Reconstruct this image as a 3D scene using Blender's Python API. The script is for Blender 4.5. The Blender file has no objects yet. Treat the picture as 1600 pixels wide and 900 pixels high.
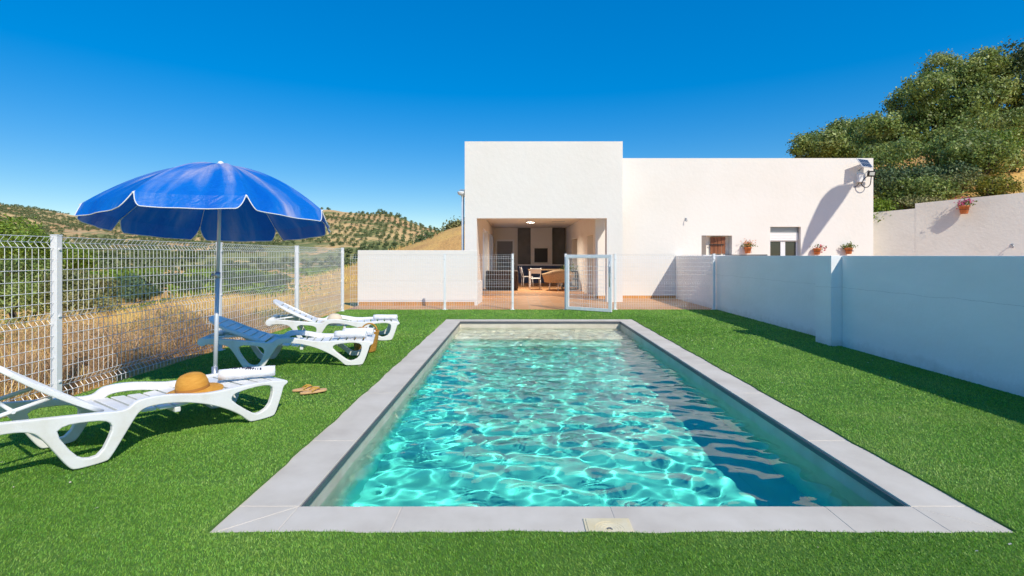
import bpy, math, random
import numpy as np
from mathutils import Vector, Matrix

SC = bpy.context.scene
COL = SC.collection
R = math.radians
PI = math.pi

# ------------------------------------------------------------------ camera, sky, sun, exposure
cam_d = bpy.data.cameras.new('camera')
cam = bpy.data.objects.new('camera', cam_d)
COL.objects.link(cam)
SC.camera = cam
cam_d.lens = 18.0
cam_d.sensor_width = 36.0
cam_d.shift_x = -8 / 1600
cam_d.shift_y = -50.6 / 1600
cam_d.clip_start = 0.05
cam_d.clip_end = 6000
EYE = 1.355
cam.location = (0, 0, EYE)
cam.rotation_euler = (PI / 2, 0, 0)

SUN = Vector((0.6, -0.93, 1.0)).normalized()
world = bpy.data.worlds.new('World')
SC.world = world
world.use_nodes = True
wnt = world.node_tree
bgn = wnt.nodes['Background']
sky = wnt.nodes.new('ShaderNodeTexSky')
sky.sky_type = 'NISHITA'
sky.sun_disc = False
sky.sun_elevation = math.asin(SUN.z)
sky.sun_rotation = math.atan2(SUN.x, SUN.y)
sky.altitude = 600
sky.air_density = 1.0
sky.dust_density = 0.15
sky.ozone_density = 3.0
sep = wnt.nodes.new('ShaderNodeSeparateColor'); sep.mode = 'HSV'
cmb = wnt.nodes.new('ShaderNodeCombineColor'); cmb.mode = 'HSV'
pw = wnt.nodes.new('ShaderNodeMath'); pw.operation = 'POWER'; pw.inputs[1].default_value = 0.5
mv = wnt.nodes.new('ShaderNodeMath'); mv.operation = 'MULTIPLY'; mv.inputs[1].default_value = 2.02
ms = wnt.nodes.new('ShaderNodeMath'); ms.operation = 'MULTIPLY'; ms.inputs[1].default_value = 1.5; ms.use_clamp = True
wnt.links.new(sky.outputs[0], sep.inputs[0])
wnt.links.new(sep.outputs[0], cmb.inputs[0])
wnt.links.new(sep.outputs[1], ms.inputs[0]); wnt.links.new(ms.outputs[0], cmb.inputs[1])
wnt.links.new(sep.outputs[2], pw.inputs[0]); wnt.links.new(pw.outputs[0], mv.inputs[0]); wnt.links.new(mv.outputs[0], cmb.inputs[2])
wnt.links.new(cmb.outputs[0], bgn.inputs[0])
bgn.inputs[1].default_value = 0.13

sun_d = bpy.data.lights.new('sun', 'SUN')
sun_d.energy = 3.3
sun_d.angle = R(0.5)
sun_d.color = (1.0, 0.92, 0.79)
sun_d.cycles.is_caustics_light = True
sun_o = bpy.data.objects.new('sun', sun_d)
COL.objects.link(sun_o)
sun_o.rotation_euler = SUN.to_track_quat('Z', 'Y').to_euler()
sun_o.location = (6, -9, 14)

SC.view_settings.view_transform = 'Standard'
SC.view_settings.look = 'None'
SC.view_settings.exposure = 0.34
SC.view_settings.gamma = 1.0
SC.cycles.use_denoising = True
SC.cycles.max_bounces = 10
SC.cycles.transmission_bounces = 8
SC.cycles.caustics_refractive = True
SC.cycles.blur_glossy = 0.6
SC.cycles.sample_clamp_indirect = 8.0

rng = np.random.default_rng(11)
random.seed(5)

# ------------------------------------------------------------------ helpers
def tag(o, label=None, cat=None, group=None, kind=None):
    if label: o['label'] = label
    if cat: o['category'] = cat
    if group: o['group'] = group
    if kind: o['kind'] = kind
    return o

def empty(name, loc, rz=0.0, parent=None):
    o = bpy.data.objects.new(name, None)
    COL.objects.link(o)
    o.location = loc
    o.rotation_euler = (0, 0, rz)
    o.empty_display_size = 0.2
    if parent: o.parent = parent
    return o

def link_mesh(name, me, parent=None, loc=None):
    o = bpy.data.objects.new(name, me)
    COL.objects.link(o)
    if parent: o.parent = parent
    if loc is not None: o.location = loc
    return o

def kids(o):
    return [c for c in COL.objects if c.parent == o]

def copy_tree(o, parent=None):
    ch = kids(o)
    c = o.copy()
    COL.objects.link(c)
    if parent: c.parent = parent
    for k in ch:
        copy_tree(k, c)
    return c

class MB:
    """collects simple solids into one mesh"""
    def __init__(s):
        s.v = []; s.f = []; s.m = []; s.sm = []
    def add(s, vs, fs, mi=0, smooth=False):
        b = len(s.v)
        s.v += [tuple(v) for v in vs]
        for f in fs:
            s.f.append([b + i for i in f]); s.m.append(mi); s.sm.append(smooth)
        return s
    def box(s, c, d, rot=None, mi=0):
        hx, hy, hz = d[0] / 2, d[1] / 2, d[2] / 2
        vs = [Vector((x * hx, y * hy, z * hz)) for z in (-1, 1) for y in (-1, 1) for x in (-1, 1)]
        if rot is not None:
            vs = [rot @ v for v in vs]
        vs = [v + Vector(c) for v in vs]
        return s.add(vs, [(0, 2, 3, 1), (4, 5, 7, 6), (0, 1, 5, 4), (2, 6, 7, 3), (0, 4, 6, 2), (1, 3, 7, 5)], mi)
    def span(s, a, b, mi=0):
        return s.box([(a[i] + b[i]) / 2 for i in range(3)], [abs(b[i] - a[i]) for i in range(3)], None, mi)
    def tube(s, pts, r, n=8, mi=0, smooth=True, cap=True, closed=False):
        pts = [Vector(p) for p in pts]
        N = len(pts)
        rs = r if isinstance(r, (list, tuple)) else [r] * N
        rings = []
        up = None
        for i, p in enumerate(pts):
            if closed:
                t = (pts[(i + 1) % N] - pts[i - 1])
            else:
                t = (pts[min(i + 1, N - 1)] - pts[max(i - 1, 0)])
            if t.length < 1e-9: t = Vector((0, 0, 1))
            t.normalize()
            if up is None:
                up = Vector((0, 0, 1)) if abs(t.z) < 0.9 else Vector((1, 0, 0))
            a = t.cross(up)
            if a.length < 1e-6:
                a = t.orthogonal()
            a.normalize()
            b = a.cross(t); b.normalize()
            up = b
            rings.append([p + (a * math.cos(2 * PI * k / n) + b * math.sin(2 * PI * k / n)) * rs[i] for k in range(n)])
        vs = [v for ring in rings for v in ring]
        fs = []
        M = N if closed else N - 1
        for i in range(M):
            j = (i + 1) % N
            for k in range(n):
                k2 = (k + 1) % n
                fs.append((i * n + k, i * n + k2, j * n + k2, j * n + k))
        b0 = len(s.v)
        s.add(vs, fs, mi, smooth)
        if cap and not closed:
            s.f.append([b0 + k for k in range(n)][::-1]); s.m.append(mi); s.sm.append(False)
            s.f.append([b0 + (N - 1) * n + k for k in range(n)]); s.m.append(mi); s.sm.append(False)
        return s
    def lathe(s, prof, c=(0, 0, 0), n=24, mi=0, smooth=True, rot=None, wob=None):
        vs = []
        for (r, z) in prof:
            for k in range(n):
                a = 2 * PI * k / n
                rr = r * (1 + (wob(a, z) if wob else 0))
                v = Vector((rr * math.cos(a), rr * math.sin(a), z))
                if rot is not None: v = rot @ v
                vs.append(v + Vector(c))
        fs = []
        for i in range(len(prof) - 1):
            for k in range(n):
                k2 = (k + 1) % n
                fs.append((i * n + k, i * n + k2, (i + 1) * n + k2, (i + 1) * n + k))
        return s.add(vs, fs, mi, smooth)
    def prism(s, poly, z0, z1, fn=None, mi=0):
        """poly: list of 2D points, extruded between z0 and z1; fn maps (x,y,z) to world"""
        n = len(poly)
        fn = fn or (lambda x, y, z: (x, y, z))
        vs = [fn(p[0], p[1], z0) for p in poly] + [fn(p[0], p[1], z1) for p in poly]
        fs = [list(range(n))[::-1], list(range(n, 2 * n))] + [(i, (i + 1) % n, n + (i + 1) % n, n + i) for i in range(n)]
        return s.add(vs, fs, mi)
    def build(s, name, mats, parent=None, bevel=0.0, loc=None, seg=2, smooth_angle=None):
        me = bpy.data.meshes.new(name)
        me.from_pydata(s.v, [], s.f)
        for m in (mats if isinstance(mats, (list, tuple)) else [mats]):
            me.materials.append(m)
        me.polygons.foreach_set('material_index', s.m)
        me.polygons.foreach_set('use_smooth', s.sm)
        me.update()
        o = link_mesh(name, me, parent, loc)
        if bevel:
            b = o.modifiers.new('bevel', 'BEVEL')
            b.width = bevel; b.segments = seg; b.limit_method = 'ANGLE'; b.angle_limit = R(40)
        return o

def quads_mesh(name, Q, mats, parent=None, mi=None, smooth=False):
    """Q: (N,4,3) array of independent quads"""
    Q = np.asarray(Q, dtype=np.float32)
    N = len(Q)
    me = bpy.data.meshes.new(name)
    me.vertices.add(N * 4)
    me.vertices.foreach_set('co', Q.reshape(-1))
    me.loops.add(N * 4)
    me.loops.foreach_set('vertex_index', np.arange(N * 4, dtype=np.int32))
    me.polygons.add(N)
    me.polygons.foreach_set('loop_start', np.arange(0, N * 4, 4, dtype=np.int32))
    for m in (mats if isinstance(mats, (list, tuple)) else [mats]):
        me.materials.append(m)
    if mi is not None:
        me.polygons.foreach_set('material_index', np.asarray(mi, dtype=np.int32))
    me.polygons.foreach_set('use_smooth', np.full(N, smooth))
    me.update(calc_edges=True)
    me.validate()
    return link_mesh(name, me, parent)

def grid_mesh(name, X, Y, Z, mats, smooth=True, parent=None, keep=None):
    ny, nx = X.shape
    V = np.stack([X, Y, Z], -1).reshape(-1, 3).astype(np.float32)
    i = np.arange(nx * ny).reshape(ny, nx)
    F = np.stack([i[:-1, :-1], i[:-1, 1:], i[1:, 1:], i[1:, :-1]], -1)
    F = F[keep] if keep is not None else F.reshape(-1, 4)
    F = F.reshape(-1, 4).astype(np.int32)
    me = bpy.data.meshes.new(name)
    me.vertices.add(len(V)); me.vertices.foreach_set('co', V.reshape(-1))
    me.loops.add(len(F) * 4); me.loops.foreach_set('vertex_index', F.reshape(-1))
    me.polygons.add(len(F)); me.polygons.foreach_set('loop_start', np.arange(0, len(F) * 4, 4, dtype=np.int32))
    me.polygons.foreach_set('use_smooth', np.full(len(F), smooth))
    for m in (mats if isinstance(mats, (list, tuple)) else [mats]):
        me.materials.append(m)
    me.update(calc_edges=True); me.validate()
    return link_mesh(name, me, parent)

def chaikin(p, it=2):
    for _ in range(it):
        q = []
        for i in range(len(p)):
            a, b = p[i], p[(i + 1) % len(p)]
            q.append((a[0] * .75 + b[0] * .25, a[1] * .75 + b[1] * .25))
            q.append((a[0] * .25 + b[0] * .75, a[1] * .25 + b[1] * .75))
        p = q
    return p

def shape_mesh(name, outer, holes, thick, bev, mat, fn):
    """a flat outline with holes, extruded, rounded edges; fn maps (x,y,z)->xyz"""
    cu = bpy.data.curves.new(name, 'CURVE')
    cu.dimensions = '2D'; cu.fill_mode = 'BOTH'
    cu.extrude = thick / 2 - bev; cu.bevel_depth = bev; cu.bevel_resolution = 2; cu.offset = -bev
    for poly in [outer] + list(holes):
        sp = cu.splines.new('POLY')
        sp.points.add(len(poly) - 1)
        for p, q in zip(sp.points, poly):
            p.co = (q[0], q[1], 0, 1)
        sp.use_cyclic_u = True
    t = bpy.data.objects.new(name + '_tmp', cu)
    COL.objects.link(t)
    dg = bpy.context.evaluated_depsgraph_get()
    me = bpy.data.meshes.new_from_object(t.evaluated_get(dg), depsgraph=dg)
    bpy.data.objects.remove(t); bpy.data.curves.remove(cu)
    n = len(me.vertices)
    co = np.empty(n * 3, np.float32); me.vertices.foreach_get('co', co)
    co = np.array([fn(*c) for c in co.reshape(-1, 3)], np.float32)
    me.vertices.foreach_set('co', co.reshape(-1))
    me.materials.clear(); me.materials.append(mat)
    me.name = name
    me.update()
    return me

# ------------------------------------------------------------------ materials
def nodes_of(m):
    m.use_nodes = True
    return m.node_tree, m.node_tree.nodes['Principled BSDF']

def mat(name, cols, scale=4.0, rough=0.6, bump=0.0, bscale=60.0, detail=6.0, stops=None, island=0.0, hue=0.0,
        spec=None, metal=0.0, stretch=None, trans=0.0, coord='Object', dist=0.02):
    m = bpy.data.materials.new(name)
    nt, b = nodes_of(m)
    L = nt.links
    if isinstance(cols[0], (int, float)): cols = [cols]
    b.inputs['Roughness'].default_value = rough
    b.inputs['Metallic'].default_value = metal
    if spec is not None: b.inputs['Specular IOR Level'].default_value = spec
    tc = nt.nodes.new('ShaderNodeTexCoord')
    vec = tc.outputs[coord]
    if stretch:
        mp = nt.nodes.new('ShaderNodeMapping'); mp.inputs['Scale'].default_value = stretch
        L.new(vec, mp.inputs[0]); vec = mp.outputs[0]
    col = None
    if len(cols) == 1:
        b.inputs['Base Color'].default_value = (*cols[0], 1)
        if island:
            rgb = nt.nodes.new('ShaderNodeRGB'); rgb.outputs[0].default_value = (*cols[0], 1); col = rgb.outputs[0]
    else:
        n = nt.nodes.new('ShaderNodeTexNoise'); n.inputs['Scale'].default_value = scale; n.inputs['Detail'].default_value = detail
        n.inputs['Roughness'].default_value = 0.6
        L.new(vec, n.inputs['Vector'])
        cr = nt.nodes.new('ShaderNodeValToRGB')
        st = stops or [0.32 + 0.36 * i / (len(cols) - 1) for i in range(len(cols))]
        e = cr.color_ramp.elements
        while len(e) < len(cols): e.new(0.5)
        for k, (p, c) in enumerate(zip(st, cols)):
            e[k].position = p; e[k].color = (*c, 1)
        L.new(n.outputs[0], cr.inputs[0]); col = cr.outputs[0]
    if col is not None and island:
        g = nt.nodes.new('ShaderNodeNewGeometry')
        mr = nt.nodes.new('ShaderNodeMapRange')
        mr.inputs['To Min'].default_value = 1 - island; mr.inputs['To Max'].default_value = 1 + island
        L.new(g.outputs['Random Per Island'], mr.inputs[0])
        hs = nt.nodes.new('ShaderNodeHueSaturation')
        L.new(col, hs.inputs['Color']); L.new(mr.outputs[0], hs.inputs['Value'])
        if hue:
            m2 = nt.nodes.new('ShaderNodeMapRange'); m2.inputs['To Min'].default_value = 0.5 - hue; m2.inputs['To Max'].default_value = 0.5 + hue
            w = nt.nodes.new('ShaderNodeMath'); w.operation = 'MULTIPLY'; w.inputs[1].default_value = 7.31
            fr = nt.nodes.new('ShaderNodeMath'); fr.operation = 'FRACT'
            L.new(g.outputs['Random Per Island'], w.inputs[0]); L.new(w.outputs[0], fr.inputs[0])
            L.new(fr.outputs[0], m2.inputs[0]); L.new(m2.outputs[0], hs.inputs['Hue'])
        col = hs.outputs[0]
    if col is not None:
        L.new(col, b.inputs['Base Color'])
    if bump:
        n2 = nt.nodes.new('ShaderNodeTexNoise'); n2.inputs['Scale'].default_value = bscale; n2.inputs['Detail'].default_value = 5
        L.new(vec, n2.inputs['Vector'])
        bp = nt.nodes.new('ShaderNodeBump'); bp.inputs['Strength'].default_value = bump; bp.inputs['Distance'].default_value = dist
        L.new(n2.outputs[0], bp.inputs['Height']); L.new(bp.outputs[0], b.inputs['Normal'])
    if trans:
        out = nt.nodes['Material Output']
        tr = nt.nodes.new('ShaderNodeBsdfTranslucent')
        if col is not None: L.new(col, tr.inputs[0])
        else: tr.inputs[0].default_value = (*cols[0], 1)
        mx = nt.nodes.new('ShaderNodeMixShader'); mx.inputs[0].default_value = trans
        L.new(b.outputs[0], mx.inputs[1]); L.new(tr.outputs[0], mx.inputs[2]); L.new(mx.outputs[0], out.inputs[0])
    return m

def brick_mat(name, c1, c2, cm, bw, bh, mortar, rough=0.6, rot=None, bump=0.15):
    m = bpy.data.materials.new(name)
    nt, b = nodes_of(m); L = nt.links
    tc = nt.nodes.new('ShaderNodeTexCoord'); mp = nt.nodes.new('ShaderNodeMapping')
    if rot: mp.inputs['Rotation'].default_value = rot
    L.new(tc.outputs['Object'], mp.inputs[0])
    bt = nt.nodes.new('ShaderNodeTexBrick'); bt.offset = 0.0; bt.inputs['Scale'].default_value = 1.0
    bt.inputs['Brick Width'].default_value = bw; bt.inputs['Row Height'].default_value = bh; bt.inputs['Mortar Size'].default_value = mortar
    bt.inputs['Color1'].default_value = (*c1, 1); bt.inputs['Color2'].default_value = (*c2, 1); bt.inputs['Mortar'].default_value = (*cm, 1)
    L.new(mp.outputs[0], bt.inputs[0])
    n = nt.nodes.new('ShaderNodeTexNoise'); n.inputs['Scale'].default_value = 3.0; n.inputs['Detail'].default_value = 5
    L.new(tc.outputs['Object'], n.inputs[0])
    mr = nt.nodes.new('ShaderNodeMapRange'); mr.inputs['To Min'].default_value = 0.72; mr.inputs['To Max'].default_value = 1.2
    L.new(n.outputs[0], mr.inputs[0])
    hs = nt.nodes.new('ShaderNodeHueSaturation'); L.new(bt.outputs[0], hs.inputs['Color']); L.new(mr.outputs[0], hs.inputs['Value'])
    L.new(hs.outputs[0], b.inputs['Base Color'])
    b.inputs['Roughness'].default_value = rough
    bp = nt.nodes.new('ShaderNodeBump'); bp.inputs['Strength'].default_value = bump; bp.inputs['Distance'].default_value = 0.01; bp.invert = True
    L.new(bt.outputs['Fac'], bp.inputs['Height']); L.new(bp.outputs[0], b.inputs['Normal'])
    return m

M = {}
M['plaster'] = mat('white_plaster', [(.79, .75, .685), (.815, .78, .725), (.83, .80, .75)], 0.45, .85, .25, 9.0, 8, dist=.02)
M['plaster_cool'] = mat('white_wall_paint', [(.70, .70, .68), (.78, .78, .76), (.82, .82, .80)], 0.8, .8, .2, 30.0, 8, stretch=(1, 1, .6))
def boundary_wall_material():
    m = bpy.data.materials.new('boundary_wall_paint'); nt, b = nodes_of(m); L = nt.links
    tc = nt.nodes.new('ShaderNodeTexCoord'); sx = nt.nodes.new('ShaderNodeSeparateXYZ'); L.new(tc.outputs['Object'], sx.inputs[0])
    def noise(sc, d=6, st=None):
        n = nt.nodes.new('ShaderNodeTexNoise'); n.inputs['Scale'].default_value = sc; n.inputs['Detail'].default_value = d; n.inputs['Roughness'].default_value = .65
        if st:
            mp = nt.nodes.new('ShaderNodeMapping'); mp.inputs['Scale'].default_value = st; L.new(tc.outputs['Object'], mp.inputs[0]); L.new(mp.outputs[0], n.inputs[0])
        else: L.new(tc.outputs['Object'], n.inputs[0])
        return n.outputs[0]
    r = nt.nodes.new('ShaderNodeValToRGB'); e = r.color_ramp.elements
    e[0].position = .3; e[0].color = (.84, .84, .82, 1); e[1].position = .7; e[1].color = (.91, .91, .90, 1)
    L.new(noise(1.3, 8, (1, .6, 1.6)), r.inputs[0])
    # splash dirt low on the wall
    d = nt.nodes.new('ShaderNodeMath'); d.operation = 'MULTIPLY_ADD'; d.inputs[1].default_value = .32; L.new(noise(6, 8), d.inputs[0]); L.new(sx.outputs[2], d.inputs[2])
    mr = nt.nodes.new('ShaderNodeMapRange'); mr.inputs['From Min'].default_value = .30; mr.inputs['From Max'].default_value = .14; mr.inputs['To Max'].default_value = .45
    L.new(d.outputs[0], mr.inputs[0])
    mx = nt.nodes.new('ShaderNodeMix'); mx.data_type = 'RGBA'; L.new(mr.outputs[0], mx.inputs['Factor']); L.new(r.outputs[0], mx.inputs['A']); mx.inputs['B'].default_value = (.42, .40, .33, 1)
    # a thin wandering horizontal crack
    c = nt.nodes.new('ShaderNodeMath'); c.operation = 'MULTIPLY_ADD'; c.inputs[1].default_value = .10; L.new(noise(1.1, 7), c.inputs[0]); L.new(sx.outputs[2], c.inputs[2])
    c2 = nt.nodes.new('ShaderNodeMath'); c2.operation = 'SUBTRACT'; c2.inputs[1].default_value = .93; L.new(c.outputs[0], c2.inputs[0])
    c3 = nt.nodes.new('ShaderNodeMath'); c3.operation = 'ABSOLUTE'; L.new(c2.outputs[0], c3.inputs[0])
    c4 = nt.nodes.new('ShaderNodeMapRange'); c4.inputs['From Min'].default_value = .0035; c4.inputs['From Max'].default_value = .0; c4.inputs['To Max'].default_value = .5; L.new(c3.outputs[0], c4.inputs[0])
    mx2 = nt.nodes.new('ShaderNodeMix'); mx2.data_type = 'RGBA'; L.new(c4.outputs[0], mx2.inputs['Factor']); L.new(mx.outputs['Result'], mx2.inputs['A']); mx2.inputs['B'].default_value = (.3, .3, .3, 1)
    L.new(mx2.outputs['Result'], b.inputs['Base Color']); b.inputs['Roughness'].default_value = .8
    bp = nt.nodes.new('ShaderNodeBump'); bp.inputs['Strength'].default_value = .35; bp.inputs['Distance'].default_value = .015
    L.new(noise(7, 9), bp.inputs['Height']); L.new(bp.outputs[0], b.inputs['Normal'])
    return m
M['plaster_cool'] = boundary_wall_material()
M['plaster_beige'] = mat('beige_plaster', [(.74, .685, .585), (.84, .79, .69), (.88, .84, .75)], 0.5, .9, .3, 14.0, 9)
M['inner'] = mat('interior_plaster', [(.82, .76, .67), (.86, .81, .73)], 1.2, .8, .1)
M['inner_grey'] = mat('grey_microcement', [(.15, .145, .13), (.21, .20, .18)], 2.5, .6, .1)
M['dark'] = mat('black_plastic', (.015, .015, .017), rough=.35)
M['screen'] = mat('dark_glass', (.006, .008, .012), rough=.45)
M['door_grey'] = mat('grey_door_paint', (.20, .21, .23), rough=.4)
M['white_paint'] = mat('white_paint', (.82, .82, .82), rough=.35)
M['white_metal'] = mat('white_coated_steel', [(.80, .81, .82), (.86, .86, .86)], 3, .32, .03, 80)
M['resin'] = mat('white_resin', [(.76, .735, .67), (.83, .82, .79), (.86, .86, .85)], 5.0, .35, .08, 120)
M['terra_floor'] = brick_mat('terracotta_tiles', (.56, .27, .11), (.62, .33, .15), (.50, .33, .20), .33, .33, .008, .5)
M['terra_skirt'] = brick_mat('terracotta_skirting', (.60, .27, .07), (.66, .33, .10), (.55, .38, .22), .33, .5, .01, .5)
M['terra_pot'] = mat('terracotta_pot', [(.52, .15, .04), (.62, .21, .07)], 9, .7, .1)
M['coping'] = mat('grey_coping_stone', [(.58, .51, .415), (.66, .59, .485), (.72, .65, .545)], 2.4, .75, .18, 140, 9, dist=.004)
M['grout'] = mat('pale_grout', (.60, .54, .455), rough=.9)
M['gasket'] = mat('dark_seal', (.10, .11, .12), rough=.5)
M['wood'] = mat('brown_wood', [(.20, .065, .025), (.33, .12, .045)], 3, .5, .2, 40, stretch=(9, 9, .7))
M['alu'] = mat('grey_aluminium', (.50, .52, .55), rough=.35, metal=.7)
M['pole'] = mat('painted_pole', (.62, .65, .68), rough=.35, metal=.15)
M['zinc'] = mat('galvanised_steel', [(.80, .82, .84), (.92, .92, .92)], 14, .4, .1, 60, metal=.1)
M['straw'] = mat('orange_straw', [(.62, .27, .025), (.74, .36, .05)], 14, .7, .35, 90, stretch=(1, 1, 4))
M['straw_pale'] = mat('pale_straw', [(.74, .60, .42), (.80, .68, .50)], 14, .7, .3, 90)
M['wicker'] = mat('rattan_weave', [(.42, .26, .13), (.60, .42, .24)], 30, .7, .5, 70)
M['basket'] = mat('woven_palm', [(.46, .19, .02), (.60, .29, .04), (.66, .36, .08)], 22, .75, .9, 55, stretch=(1, 1, 2.6))
M['towel'] = mat('white_terry', [(.83, .83, .85), (.88, .88, .89)], 30, .95, .9, 260, dist=.004)
M['ink'] = mat('dark_blue_print', (.03, .035, .08), rough=.8)
M['sole'] = mat('tan_cork', [(.66, .38, .16), (.74, .47, .23)], 30, .7, .1)
M['strap'] = mat('yellow_strap', (.60, .34, .05), rough=.6)
M['cream'] = mat('cream_plastic', [(.76, .62, .34), (.84, .74, .50)], 9, .4, .1)
M['cushion'] = mat('blue_cushion', [(.05, .08, .16), (.08, .11, .20)], 8, .9, .2)
M['sofa'] = mat('dark_wicker', [(.05, .035, .03), (.11, .08, .06)], 30, .7, .5, 70)
M['leaf_oak'] = mat('holm_oak_leaf', [(.12, .175, .04), (.255, .33, .075), (.41, .45, .14)], .55, .5, island=.5, hue=.02, trans=.28, stops=[.34, .5, .66])
M['leaf_dark'] = mat('dark_bush_leaf', [(.075, .12, .045), (.15, .215, .075)], .8, .55, island=.45, hue=.015, trans=.15)
M['leaf_bright'] = mat('bright_green_leaf', [(.14, .24, .02), (.27, .36, .04)], .5, .55, island=.4, hue=.02, trans=.3)
M['leaf_olive'] = mat('grey_olive_leaf', [(.14, .165, .055), (.26, .26, .085), (.35, .31, .13)], .7, .6, island=.4, hue=.02, trans=.2)
M['leaf_broom'] = mat('yellow_green_broom', [(.20, .21, .02), (.32, .28, .03)], 2, .6, island=.35, hue=.02, trans=.25)
M['bark'] = mat('grey_brown_bark', [(.045, .035, .026), (.11, .085, .06)], 5, .9, .8, 20, stretch=(3, 3, .6))
M['petal_red'] = mat('red_petals', (.62, .05, .09), rough=.6, trans=.2)
M['petal_pink'] = mat('pink_petals', (.70, .10, .26), rough=.6, trans=.2)
M['petal_orange'] = mat('orange_petals', (.70, .26, .10), rough=.6, trans=.2)
M['leaf_pot'] = mat('geranium_leaf', [(.10, .17, .02), (.20, .22, .03)], 20, .6, island=.35, hue=.03, trans=.2)
M['turf_blade'] = mat('turf_blade', [(.16, .345, .036), (.22, .43, .052), (.30, .47, .09)], 1.3, .5, island=.38, hue=.02, trans=.25)
M['turf_base'] = mat('turf_backing', [(.07, .18, .018), (.13, .28, .035)], 260, .9, .6, 300, 3)
M['dry_blade'] = mat('dry_grass_stalk', [(.78, .50, .12), (.90, .66, .24), (.72, .43, .12)], 1.1, .8, island=.35, hue=.015, trans=.3)
M['dead_stalk'] = mat('dead_brown_stalk', [(.42, .26, .14), (.60, .39, .20)], 2, .9, island=.4, trans=.1)
M['blocker_cloth'] = mat('sun_blocker_cloth', (.62, .57, .48), rough=.9)

def soil_material():
    m = bpy.data.materials.new('dry_soil'); nt, b = nodes_of(m); L = nt.links
    tc = nt.nodes.new('ShaderNodeTexCoord')
    def ramp(scale, cols, stops, det=8):
        n = nt.nodes.new('ShaderNodeTexNoise'); n.inputs['Scale'].default_value = scale; n.inputs['Detail'].default_value = det
        n.inputs['Roughness'].default_value = .62
        L.new(tc.outputs['Object'], n.inputs[0])
        r = nt.nodes.new('ShaderNodeValToRGB'); e = r.color_ramp.elements
        while len(e) < len(cols): e.new(.5)
        for i, (c, s) in enumerate(zip(cols, stops)):
            e[i].position = s; e[i].color = (*c, 1)
        L.new(n.outputs[0], r.inputs[0]); return r.outputs[0]
    a = ramp(.35, [(.72, .40, .08), (.76, .46, .13), (.64, .33, .11), (.46, .21, .08)], [.3, .42, .53, .66])
    g = ramp(6.0, [(.46, .24, .07), (.72, .43, .12), (.88, .62, .26)], [.3, .52, .75])
    mx = nt.nodes.new('ShaderNodeMix'); mx.data_type = 'RGBA'; mx.inputs['Factor'].default_value = .5
    L.new(a, mx.inputs['A']); L.new(g, mx.inputs['B'])
    L.new(mx.outputs['Result'], b.inputs['Base Color']); b.inputs['Roughness'].default_value = .95
    n2 = nt.nodes.new('ShaderNodeTexNoise'); n2.inputs['Scale'].default_value = 3; n2.inputs['Detail'].default_value = 8
    L.new(tc.outputs['Object'], n2.inputs[0])
    bp = nt.nodes.new('ShaderNodeBump'); bp.inputs['Strength'].default_value = .7; bp.inputs['Distance'].default_value = .25
    L.new(n2.outputs[0], bp.inputs['Height']); L.new(bp.outputs[0], b.inputs['Normal'])
    return m
M['soil'] = soil_material()

def hill_material():
    m = bpy.data.materials.new('olive_hill'); nt, b = nodes_of(m); L = nt.links
    tc = nt.nodes.new('ShaderNodeTexCoord')
    def noise(s, d=8, rgh=.65):
        n = nt.nodes.new('ShaderNodeTexNoise'); n.inputs['Scale'].default_value = s; n.inputs['Detail'].default_value = d; n.inputs['Roughness'].default_value = rgh
        L.new(tc.outputs['Object'], n.inputs[0]); return n.outputs[0]
    r1 = nt.nodes.new('ShaderNodeValToRGB'); e = r1.color_ramp.elements
    while len(e) < 4: e.new(.5)
    for i, (p, c) in enumerate([(.28, (.60, .38, .13)), (.46, (.70, .48, .20)), (.6, (.62, .35, .15)), (.75, (.78, .58, .31))]):
        e[i].position = p; e[i].color = (*c, 1)
    L.new(noise(.018), r1.inputs[0])
    r2 = nt.nodes.new('ShaderNodeValToRGB'); e = r2.color_ramp.elements
    e[0].position = .47; e[0].color = (0, 0, 0, 1); e[1].position = .55; e[1].color = (1, 1, 1, 1)
    sz = nt.nodes.new('ShaderNodeSeparateXYZ'); L.new(tc.outputs['Object'], sz.inputs[0])
    vz = nt.nodes.new('ShaderNodeMapRange'); vz.inputs['From Min'].default_value = -5; vz.inputs['From Max'].default_value = 22; vz.inputs['To Min'].default_value = .10; vz.inputs['To Max'].default_value = -.03
    L.new(sz.outputs[2], vz.inputs[0])
    va = nt.nodes.new('ShaderNodeMath'); L.new(noise(.055, 9, .72), va.inputs[0]); L.new(vz.outputs[0], va.inputs[1])
    L.new(va.outputs[0], r2.inputs[0])
    mx = nt.nodes.new('ShaderNodeMix'); mx.data_type = 'RGBA'
    L.new(r2.outputs[0], mx.inputs['Factor']); L.new(r1.outputs[0], mx.inputs['A'])
    r3 = nt.nodes.new('ShaderNodeValToRGB'); e = r3.color_ramp.elements
    e[0].position = .35; e[0].color = (.12, .15, .04, 1); e[1].position = .65; e[1].color = (.27, .27, .08, 1)
    L.new(noise(.25, 6), r3.inputs[0]); L.new(r3.outputs[0], mx.inputs['B'])
    L.new(mx.outputs['Result'], b.inputs['Base Color']); b.inputs['Roughness'].default_value = 1
    return m
M['hill'] = hill_material()

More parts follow.
